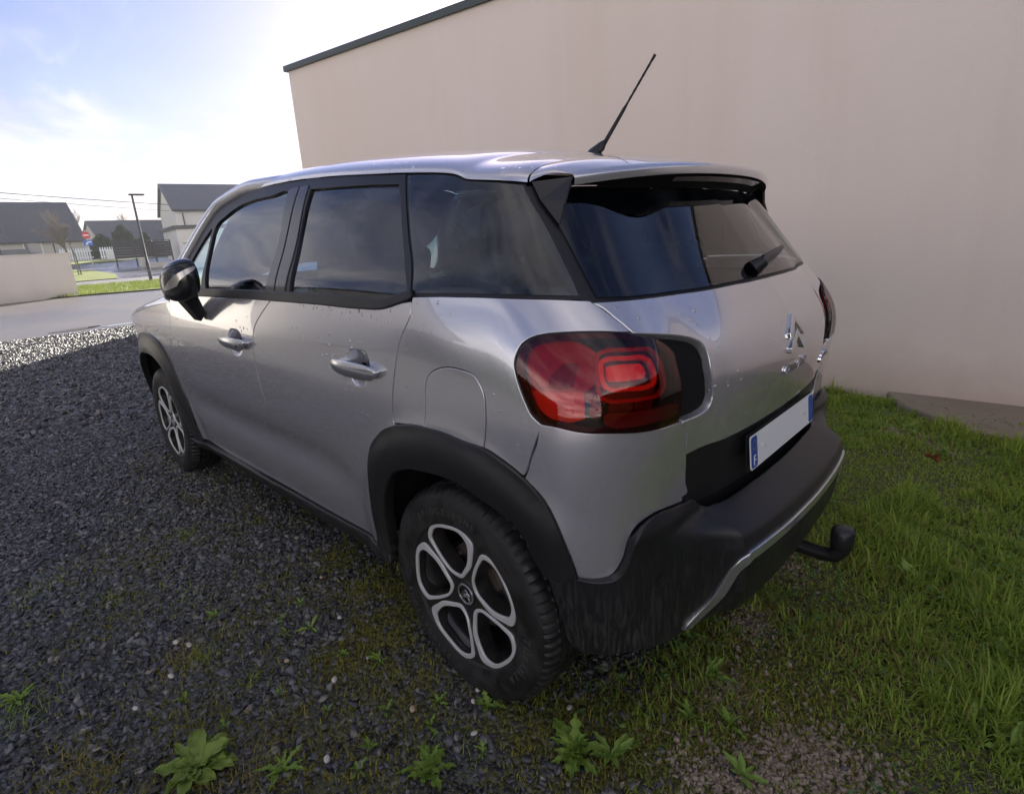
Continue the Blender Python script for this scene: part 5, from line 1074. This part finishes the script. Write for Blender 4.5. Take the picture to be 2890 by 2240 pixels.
# ------------------------------------------------------------------ gravel, grass, weeds
CP = np.array([-1.669, -1.05])
CM = np.array(cam.matrix_world.to_3x3()); FPX = 1565.9 / 2890
def inview(p, z=0., mar=.20):
    w = np.concatenate([p, np.full((len(p), 1), z)], 1) - np.array([-1.669, -1.050, 1.272]); q = w @ CM
    d = -q[:, 2]; u = q[:, 0] / d * FPX; v_ = q[:, 1] / d * FPX
    return (d > .1) & (np.abs(u) < .5 + mar) & (np.abs(v_) < .3876 + mar)
def gzl(p):
    z = (fbm(p, 1.6, 3) - .5) * .018 + (fbm(p, 7, 9) - .5) * .010
    return z * np.clip((11.5 - p[:, 1]) / 2, 0, 1) * np.clip(near_wheel(p) / .3, 0, 1)
def scatter(n, box, seed):
    r = np.random.default_rng(seed); p = np.stack([r.uniform(box[0], box[1], n), r.uniform(box[2], box[3], n)], 1); return p[inview(p)]
def under_car(p): return (np.abs(p[:, 0]) < .62) & (p[:, 1] > -.1) & (p[:, 1] < 3.2)
def tyre_hit(p): return (np.abs(p[:, 0] + .745) < .105) & ((np.abs(p[:, 1]) < .055) | (np.abs(p[:, 1] - 2.604) < .055))
def chips(name, p, size, m, seed, thick=.28, tilt=.35, sides=6, lift=.35):
    r = np.random.default_rng(seed); n = len(p)
    ang = np.sort(r.uniform(0, 2 * np.pi, (n, sides)), 1) * .45 + np.linspace(0, 2 * np.pi, sides, endpoint=False)[None] * .9
    el = r.uniform(.38, .95, n); rad = r.uniform(.7, 1.15, (n, sides))
    lx = np.cos(ang) * rad * size[:, None]; ly = np.sin(ang) * rad * (size * el)[:, None]
    h = (size * thick * r.uniform(.5, 1.4, n))[:, None] + 0 * lx
    top = np.stack([lx * .86, ly * .86, h], -1); bot = np.stack([lx, ly, -h * .6], -1); v = np.concatenate([top, bot], 1)
    yaw = r.uniform(0, 2 * np.pi, n); tx = r.normal(0, tilt, n); ty = r.normal(0, tilt, n)
    c, s_ = np.cos(yaw), np.sin(yaw); x = v[..., 0] * c[:, None] - v[..., 1] * s_[:, None]; y = v[..., 0] * s_[:, None] + v[..., 1] * c[:, None]; z = v[..., 2]
    z2 = z + x * np.sin(tx)[:, None] + y * np.sin(ty)[:, None]; x2 = x * np.cos(tx)[:, None]; y2 = y * np.cos(ty)[:, None]
    z2 = z2 + (gzl(p) + size * lift * r.random(n))[:, None]
    V = np.stack([x2 + p[:, 0:1], y2 + p[:, 1:2], z2], -1).reshape(-1, 3); k = sides
    f0 = [tuple(range(k))] + [(i + k, (i + 1) % k + k, (i + 1) % k, i) for i in range(k)]
    me = bpy.data.meshes.new(name); nf = len(f0); lt = np.array([len(q) for q in f0]); li = np.concatenate([np.array(q) for q in f0])
    me.vertices.add(len(V)); me.vertices.foreach_set('co', V.ravel().astype(np.float32))
    L_ = (li[None] + (np.arange(n) * 2 * k)[:, None]).ravel(); me.loops.add(len(L_)); me.loops.foreach_set('vertex_index', L_.astype(np.int32))
    tot = np.tile(lt, n); me.polygons.add(len(tot)); me.polygons.foreach_set('loop_start', np.concatenate([[0], np.cumsum(tot)[:-1]]).astype(np.int32))
    me.update(calc_edges=True); me.validate(); return link(name, me, m)
def slatemat():
    m, k = newmat('slate_chip'); b = k.b; g = k.n('ShaderNodeNewGeometry').outputs['Random Per Island']; c = k.n('ShaderNodeTexCoord').outputs['Object']
    col = k.ramp(g, [(0, (.042, .041, .040)), (.45, (.095, .093, .091)), (.8, (.165, .162, .160)), (.95, (.24, .23, .21)), (1, (.36, .31, .24))])
    k.set(b.inputs['Base Color'], k.mix(k.math('MULTIPLY', k.noise(c, 120, 4, .7), .5), col, (.03, .032, .036))); k.set(b.inputs['Roughness'], k.mapr(k.noise(c, 2.5, 4), .35, .65, .27, .58))
    k.t.links.new(k.bump(k.noise(c, 150, 4, .6), .4, .004), b.inputs['Normal']); return m
M['slate_chip'] = slatemat(); rg = np.random.default_rng(3)
pa = []; sa = []
for n, box, s0, s1, dmin, dmax, sd in ((58000, (-2.1, .3, -1.5, 2.4), .004, .0115, 0, 2.5, 1), (9000, (-2.1, -.5, -1.5, 2.4), .011, .021, 0, 2.6, 2), (52000, (-2.2, 1.0, 1.0, 4.6), .008, .018, 2.5, 5.2, 3), (34000, (-2.4, 2.2, 3.5, 11.3), .012, .030, 5.2, 13, 4)):
    p = scatter(n, box, sd); d = np.linalg.norm(p - CP, axis=1); ok = (d >= dmin) & (d < dmax) & ~tyre_hit(p)
    ok &= rg.random(len(p)) > turf(p) * .9; ok &= rg.random(len(p)) > moss(p) * .8; ok &= ~(under_car(p) & (rg.random(len(p)) < .6))
    p = p[ok]; pa.append(p); sa.append(rg.uniform(s0, s1, len(p)) ** 1.0)
tag(chips('slate_gravel', np.concatenate(pa), np.concatenate(sa), M['slate_chip'], 5), 'loose dark blue grey slate gravel covering the yard', 'gravel', kind='stuff')
# pale rubble where the turf is worn through
PALE = [(-.66, -.66, .075), (-.61, -.73, .06), (-.42, -.84, .08), (-.46, -.78, .05), (-.36, -.55, .06), (-.05, -.5, .07), (.35, -.42, .08), (2.2, -.62, .12)]
pp_ = np.concatenate([npr.normal((x, y), s_, (int(900 * s_ / .1), 2)) for x, y, s_ in PALE]); sz = npr.uniform(.003, .011, len(pp_))
tag(chips('pale_rubble', pp_, sz, mat('pale_rubble_stone', (.42, .34, .25), .85, noise=(60, .5, (.24, .18, .12))), 6, .5), 'pale crumbled rubble showing through the worn grass', 'rubble', kind='stuff')
# ---- blades
def blades(name, p, length, width, m, seed, lean=.5, segs=3, curl=.8, zoff=0.):
    r = np.random.default_rng(seed); n = len(p); a = r.uniform(0, 2 * np.pi, n); d = np.stack([np.cos(a), np.sin(a)], 1); w = np.stack([-d[:, 1], d[:, 0]], 1); ln = np.abs(r.normal(lean, lean * .45, n))
    V = []; z0 = gzl(p) - .004 + zoff
    th = np.zeros(n); x = np.zeros(n); z = np.zeros(n); th = ln * .4
    for i in range(segs + 1):
        t = i / segs; wi = width * (1 - t ** 1.6) if i < segs else width * 0.05
        c = p + d * x[:, None]
        V += [np.concatenate([c - w * wi[:, None], (z0 + z)[:, None]], 1), np.concatenate([c + w * wi[:, None], (z0 + z)[:, None]], 1)]
        x = x + np.sin(th) * length / segs; z = z + np.cos(th) * length / segs; th = np.clip(th + ln * curl, 0, 2.2)
    V = np.stack(V, 1).reshape(-1, 3); k = 2 * (segs + 1); f0 = [(2 * i, 2 * i + 1, 2 * i + 3, 2 * i + 2) for i in range(segs)]
    li = np.array(f0).ravel(); L_ = (li[None] + (np.arange(n) * k)[:, None]).ravel(); me = bpy.data.meshes.new(name); me.vertices.add(len(V)); me.vertices.foreach_set('co', V.ravel().astype(np.float32))
    me.loops.add(len(L_)); me.loops.foreach_set('vertex_index', L_.astype(np.int32)); me.polygons.add(n * segs); me.polygons.foreach_set('loop_start', (np.arange(n * segs) * 4).astype(np.int32)); me.update(calc_edges=True); me.shade_smooth(); return link(name, me, m)
M['grass'] = leafmat('grass_blade', (.21, .33, .04), (.42, .50, .09), .5); M['dry'] = leafmat('dry_grass_blade', (.24, .19, .05), (.40, .33, .11), .4); M['mossm'] = leafmat('moss_tuft', (.13, .13, .015), (.32, .28, .04), .3)
DRY = [(-.55, -.58, .30), (-.30, -.55, .25), (-.65, -.85, .25), (.0, -.70, .3), (.45, -.50, .3), (-.72, -.35, .2)]
def dryness(p):
    r = np.zeros(len(p))
    for x, y, s_ in DRY: r = np.maximum(r, np.exp(-((p[:, 0] - x) ** 2 + (p[:, 1] - y) ** 2) / s_ ** 2))
    return r
def bare(p):
    r = np.zeros(len(p))
    for x, y, s_ in PALE: r = np.maximum(r, np.exp(-((p[:, 0] - x) ** 2 + (p[:, 1] - y) ** 2) / (s_ * 1.1) ** 2))
    return r
p = np.concatenate([scatter(230000, (-1.0, 3.2, -1.7, 1.2), 21), scatter(26000, (.9, 3.0, 1.2, 8), 22)]); r_ = np.random.default_rng(23).random((len(p), 3)); t_ = turf(p) * np.clip((fbm(p, 1.9, 77) - .22) / .25, .12, 1); d_ = np.linalg.norm(p - CP, axis=1)
keep = (r_[:, 0] < t_ * np.clip(1.25 - .18 * d_, .35, 1)) & (r_[:, 1] > bare(p) * .93) & ~tyre_hit(p) & (sdist(p, np.array(pts if False else [(2.98, -.30), (2.72, -.42), (2.55, -.62), (2.38, -.80), (2.30, -1.10), (2.42, -1.6), (2.6, -2.4), (3.1, -2.6), (3.06, -1.0)])) < .0)
p, t_, r_, d_ = p[keep], t_[keep], r_[keep], d_[keep]; isd = r_[:, 2] < np.clip(dryness(p) * .62 * (1.1 - .4 * t_) + .10, 0, .75)
cl = np.clip((fbm(p, 2.6, 31) - .3) / .4, 0, 1); rr = np.random.default_rng(5)
ln = (.016 + .085 * cl ** 2.0 * t_ * (1 - .6 * dryness(p))) * rr.uniform(.5, 1.5, len(p)) * (1 + .06 * d_)
wd_ = np.full(len(p), .0015) * (1 + .25 * d_) * rr.uniform(.6, 2.0, len(p))
tag(blades('grass', p[~isd], ln[~isd], wd_[~isd], M['grass'], 41, .75), 'thick green grass growing between the car and the wall', 'grass', kind='stuff')
tag(blades('dry_grass', p[isd], ln[isd] * .8, wd_[isd], M['dry'], 42, .9), 'straw coloured dry grass among the green behind the bumper', 'grass', kind='stuff')
# moss and sparse blades on the gravel
p = scatter(150000, (-2.0, .4, -1.2, 3.6), 25); r_ = np.random.default_rng(26).random((len(p), 2)); keep = (r_[:, 0] < moss(p) * .9) & ~tyre_hit(p); p = p[keep]
tag(blades('moss', p, np.random.default_rng(1).uniform(.009, .024, len(p)), np.full(len(p), .0021), M['mossm'], 43, 1.0, 2, zoff=.006), 'yellow green moss creeping over the gravel beside the rear tyre', 'moss', kind='stuff')
TU = [(-1.36, .79, .055, 190, 'd'), (-1.33, .76, .03, 90, 'g'), (-1.75, .93, .05, 110, 'g'), (-1.66, .52, .05, 80, 'd'), (-1.55, .30, .07, 120, 'd'), (-1.40, .22, .06, 100, 'd'), (-1.52, .15, .06, 80, 'd'), (-1.25, .55, .03, 40, 'g'), (-1.62, 1.7, .06, 80, 'g'), (-1.45, 1.35, .05, 60, 'g'), (-1.25, 1.15, .04, 40, 'g'), (-1.1, 1.7, .05, 60, 'g'), (-1.72, .62, .05, 60, 'd'), (-1.0, -.1, .06, 60, 'g'), (-.72, -.18, .06, 90, 'g'), (-.62, -.1, .06, 60, 'g'), (-.8, -.6, .07, 120, 'g'), (-.88, -.5, .05, 60, 'd'), (-1.28, .30, .05, 50, 'd')]
for kd, nm, lb in (('g', 'gravel_grass', 'thin green grass blades poking through the gravel'), ('d', 'gravel_straw', 'ochre grass runners creeping over the gravel')):
    q = np.concatenate([npr.normal((x, y), s_, (n, 2)) for x, y, s_, n, k_ in TU if k_ == kd]); tag(blades(nm, q, npr.uniform(.02, .07, len(q)), np.full(len(q), .0013), M['grass' if kd == 'g' else 'dry'], 51, .9), lb, 'grass', kind='stuff')
# clover
p = scatter(6000, (-.9, 3.0, -1.6, .6), 27); r_ = np.random.default_rng(28).random(len(p)); p = p[(r_ < turf(p) * np.clip((fbm(p, 3.1, 61) - .45) / .2, 0, 1)) & (bare(p) < .3)]
cen = np.concatenate([np.concatenate([p + .007 * np.array([[math.cos(a), math.sin(a)]]), (gzl(p) + .035 + .03 * np.random.default_rng(2).random(len(p)))[:, None]], 1) for a in (0, 2.1, 4.2)]); nr = np.random.default_rng(3).normal((0, 0, 1), .28, (len(cen), 3)); nr /= np.linalg.norm(nr, axis=1, keepdims=True)
tag(quads('clover', cen, nr, .0075, leafmat('clover_leaf', (.08, .17, .045), (.16, .28, .08)), None, 7, 1.0), 'small round clover leaves scattered among the grass', 'clover', kind='stuff')
# verge blades in the sun across the drive
q = np.stack([npr.uniform(1.4, 7.5, 15000), npr.uniform(22.5, 30.5, 15000)], 1); q = q[q[:, 1] > 22.75]
o_ = blades('verge_grass', q, npr.uniform(.06, .16, len(q)), np.full(len(q), .007), leafmat('verge_blade', (.12, .19, .03), (.26, .30, .06)), 44, .6, zoff=.05); tag(o_, 'sunlit rough grass on the verge across the drive', 'grass', kind='stuff')
# ---- weeds: one plant, each leaf a part
def leaf_mesh(name, lobes, w, m):
    n = 14; v = []; f = []
    for i in range(n + 1):
        t = i / n; ww = w * (math.sin(math.pi * min(1, t ** 1.25)) ** .7 * (1 + (.45 * math.cos(t * lobes * 2 * math.pi) if lobes else 0)) + .16 * (1 - t)); z = .42 * t - .55 * t * t
        for k_, u in enumerate((-1, -.5, 0, .5, 1)): v.append((u * ww * .5 + .03 * math.sin(t * 5), t, z + .10 * abs(u) * w * 2 - (.02 if k_ == 2 else 0) + .16 * w * math.sin(t * 19 + u * 2.6) * abs(u)))
    for i in range(n): f += [(i * 5 + k_, i * 5 + k_ + 1, (i + 1) * 5 + k_ + 1, (i + 1) * 5 + k_) for k_ in range(4)]
    me = bpy.data.meshes.new(name); me.from_pydata(v, [], f); me.shade_smooth(); me.materials.append(m); return me
wl1, wl2, wl3 = leafmat('weed_leaf', (.17, .29, .04), (.27, .38, .07)), leafmat('pale_weed_leaf', (.22, .35, .06), (.30, .42, .09)), leafmat('dock_leaf', (.22, .33, .06), (.31, .39, .09))
LV = [leaf_mesh('leaf', 4, .24, wl1), leaf_mesh('leaf', 0, .22, wl2), leaf_mesh('leaf', 5, .17, wl1), leaf_mesh('leaf', 0, .34, wl3)]
def weed(x, y, size, n, kind, label, seed, group=None, up=.35):
    e = empty('weed_plant', (x, y, float(gzl(np.array([[x, y]]))[0])), 0, label, 'weed', group); r = random.Random(seed)
    for i in range(n):
        o_ = link('leaf', LV[kind], None, e); s_ = size * r.uniform(.6, 1.15); o_.scale = (s_ * r.uniform(.8, 1.25), s_, s_); o_.rotation_euler = (R(r.uniform(5, 55)) * up * 2, R(r.uniform(-14, 14)), i * 2.4 + r.uniform(-.3, .3)); o_.location = (r.uniform(-.012, .012) * size * 8, r.uniform(-.012, .012) * size * 8, r.uniform(0, .004))
weed(-.815, -.37, .095, 20, 0, 'largest bushy green weed on the ground behind the rear tyre', 1, up=.6)
weed(-.76, -.44, .070, 9, 1, 'bright green rosette beside the largest bushy weed', 2, up=.5)
weed(-1.475, .335, .100, 30, 3, 'broad leaved pale green weed at the bottom left of the gravel', 3, up=.35)
weed(-1.60, .30, .06, 7, 1, 'small bright weed left of the broad leaved one', 12)
weed(-1.33, .16, .065, 12, 2, 'feathery green weed right of the broad leaved one', 4)
weed(-1.09, -.12, .075, 14, 0, 'lobed green weed standing at the bottom edge below the tyre', 5, up=.6)
weed(-.60, -.70, .060, 8, 1, 'lone pale rosette beside the pale rubble', 6, up=.6)
weed(-.53, -.53, .065, 12, 2, 'green weed between the dry grass and the bare soil', 7, up=.6)
weed(-.855, -.085, .055, 9, 0, 'lobed weed just in front of the rear tyre foot', 8, up=.6)
weed(-.93, .03, .045, 8, 0, 'small lobed weed touching the rear tyre on its left', 9, up=.5)
weed(-1.76, 1.0, .06, 12, 2, 'feathery weed at the left edge of the gravel', 10)
weed(-.35, -.42, .06, 10, 2, 'green weed under the tow bar', 14, up=.6)
SM = [(-1.06, .75), (-.98, .78), (-1.09, .66), (-1.01, .42), (-1.22, .42), (-1.16, .25), (-1.05, .12), (-.96, -.18), (-1.15, .05), (-1.42, .62), (-1.22, .95), (-.95, .30), (-1.0, -.02), (-1.02, .62), (-1.38, .42), (-1.2, .02)]
for i, (x, y) in enumerate(SM): weed(x, y, rnd.uniform(.028, .045), rnd.randint(5, 9), (0, 1, 2)[i % 3], 'small green weed sprouting from the dark slate gravel', 60 + i, 'small weeds in the gravel', .55)
r2 = np.random.default_rng(91); q = scatter(500, (-.6, 2.6, -1.4, .2), 92); q = q[(turf(q) > .5)][:34]
for i, (x, y) in enumerate(q): weed(float(x), float(y), float(r2.uniform(.05, .085)), int(r2.integers(6, 11)), int(r2.integers(0, 4)), 'broad leaved green weed growing among the grass', 200 + i, 'weeds among the grass', .9)
# pebbles, a fallen leaf
PB = [(-1.36, .90, .011), (-1.335, .85, .010), (-1.42, .74, .009), (-.85, .86, .008), (-.93, .58, .009), (-1.09, .33, .010), (-.97, .33, .008), (-1.0, .06, .010), (-.83, -.03, .010), (-.87, -.05, .007), (-.94, -.13, .009), (-1.15, .52, .008), (-1.24, .10, .010), (-.71, -.27, .009), (-1.53, .68, .008)]
pm_ = [mat('pale_pebble', (.52, .47, .40), .6), mat('tan_pebble', (.42, .30, .19), .6)]
for i, (x, y, s_) in enumerate(PB):
    b = _bm.new(); _bm.ops.create_icosphere(b, subdivisions=2, radius=1); me = bpy.data.meshes.new('pebble'); b.to_mesh(me); b.free(); me.shade_smooth(); o_ = link('pebble', me, pm_[i % 4 == 3]); o_.scale = (s_ * 1.2, s_ * .85, s_ * .6); o_.location = (x, y, .012); o_.rotation_euler = (rnd.uniform(-.3, .3), rnd.uniform(-.3, .3), rnd.uniform(0, 3)); tag(o_, 'pale rounded pebble lying in the dark slate gravel', 'pebble', 'pale pebbles in the gravel')
lf_ = link('fallen_leaf', leaf_mesh('fallen_leaf', 2, .6, mat('rust_leaf', (.22, .07, .02), .7)), None); lf_.location = (1.62, -.78, .07); lf_.scale = (.09, .09, .09); lf_.rotation_euler = (R(40), R(20), 1.0); tag(lf_, 'single rust brown fallen leaf lying in the grass', 'leaf')
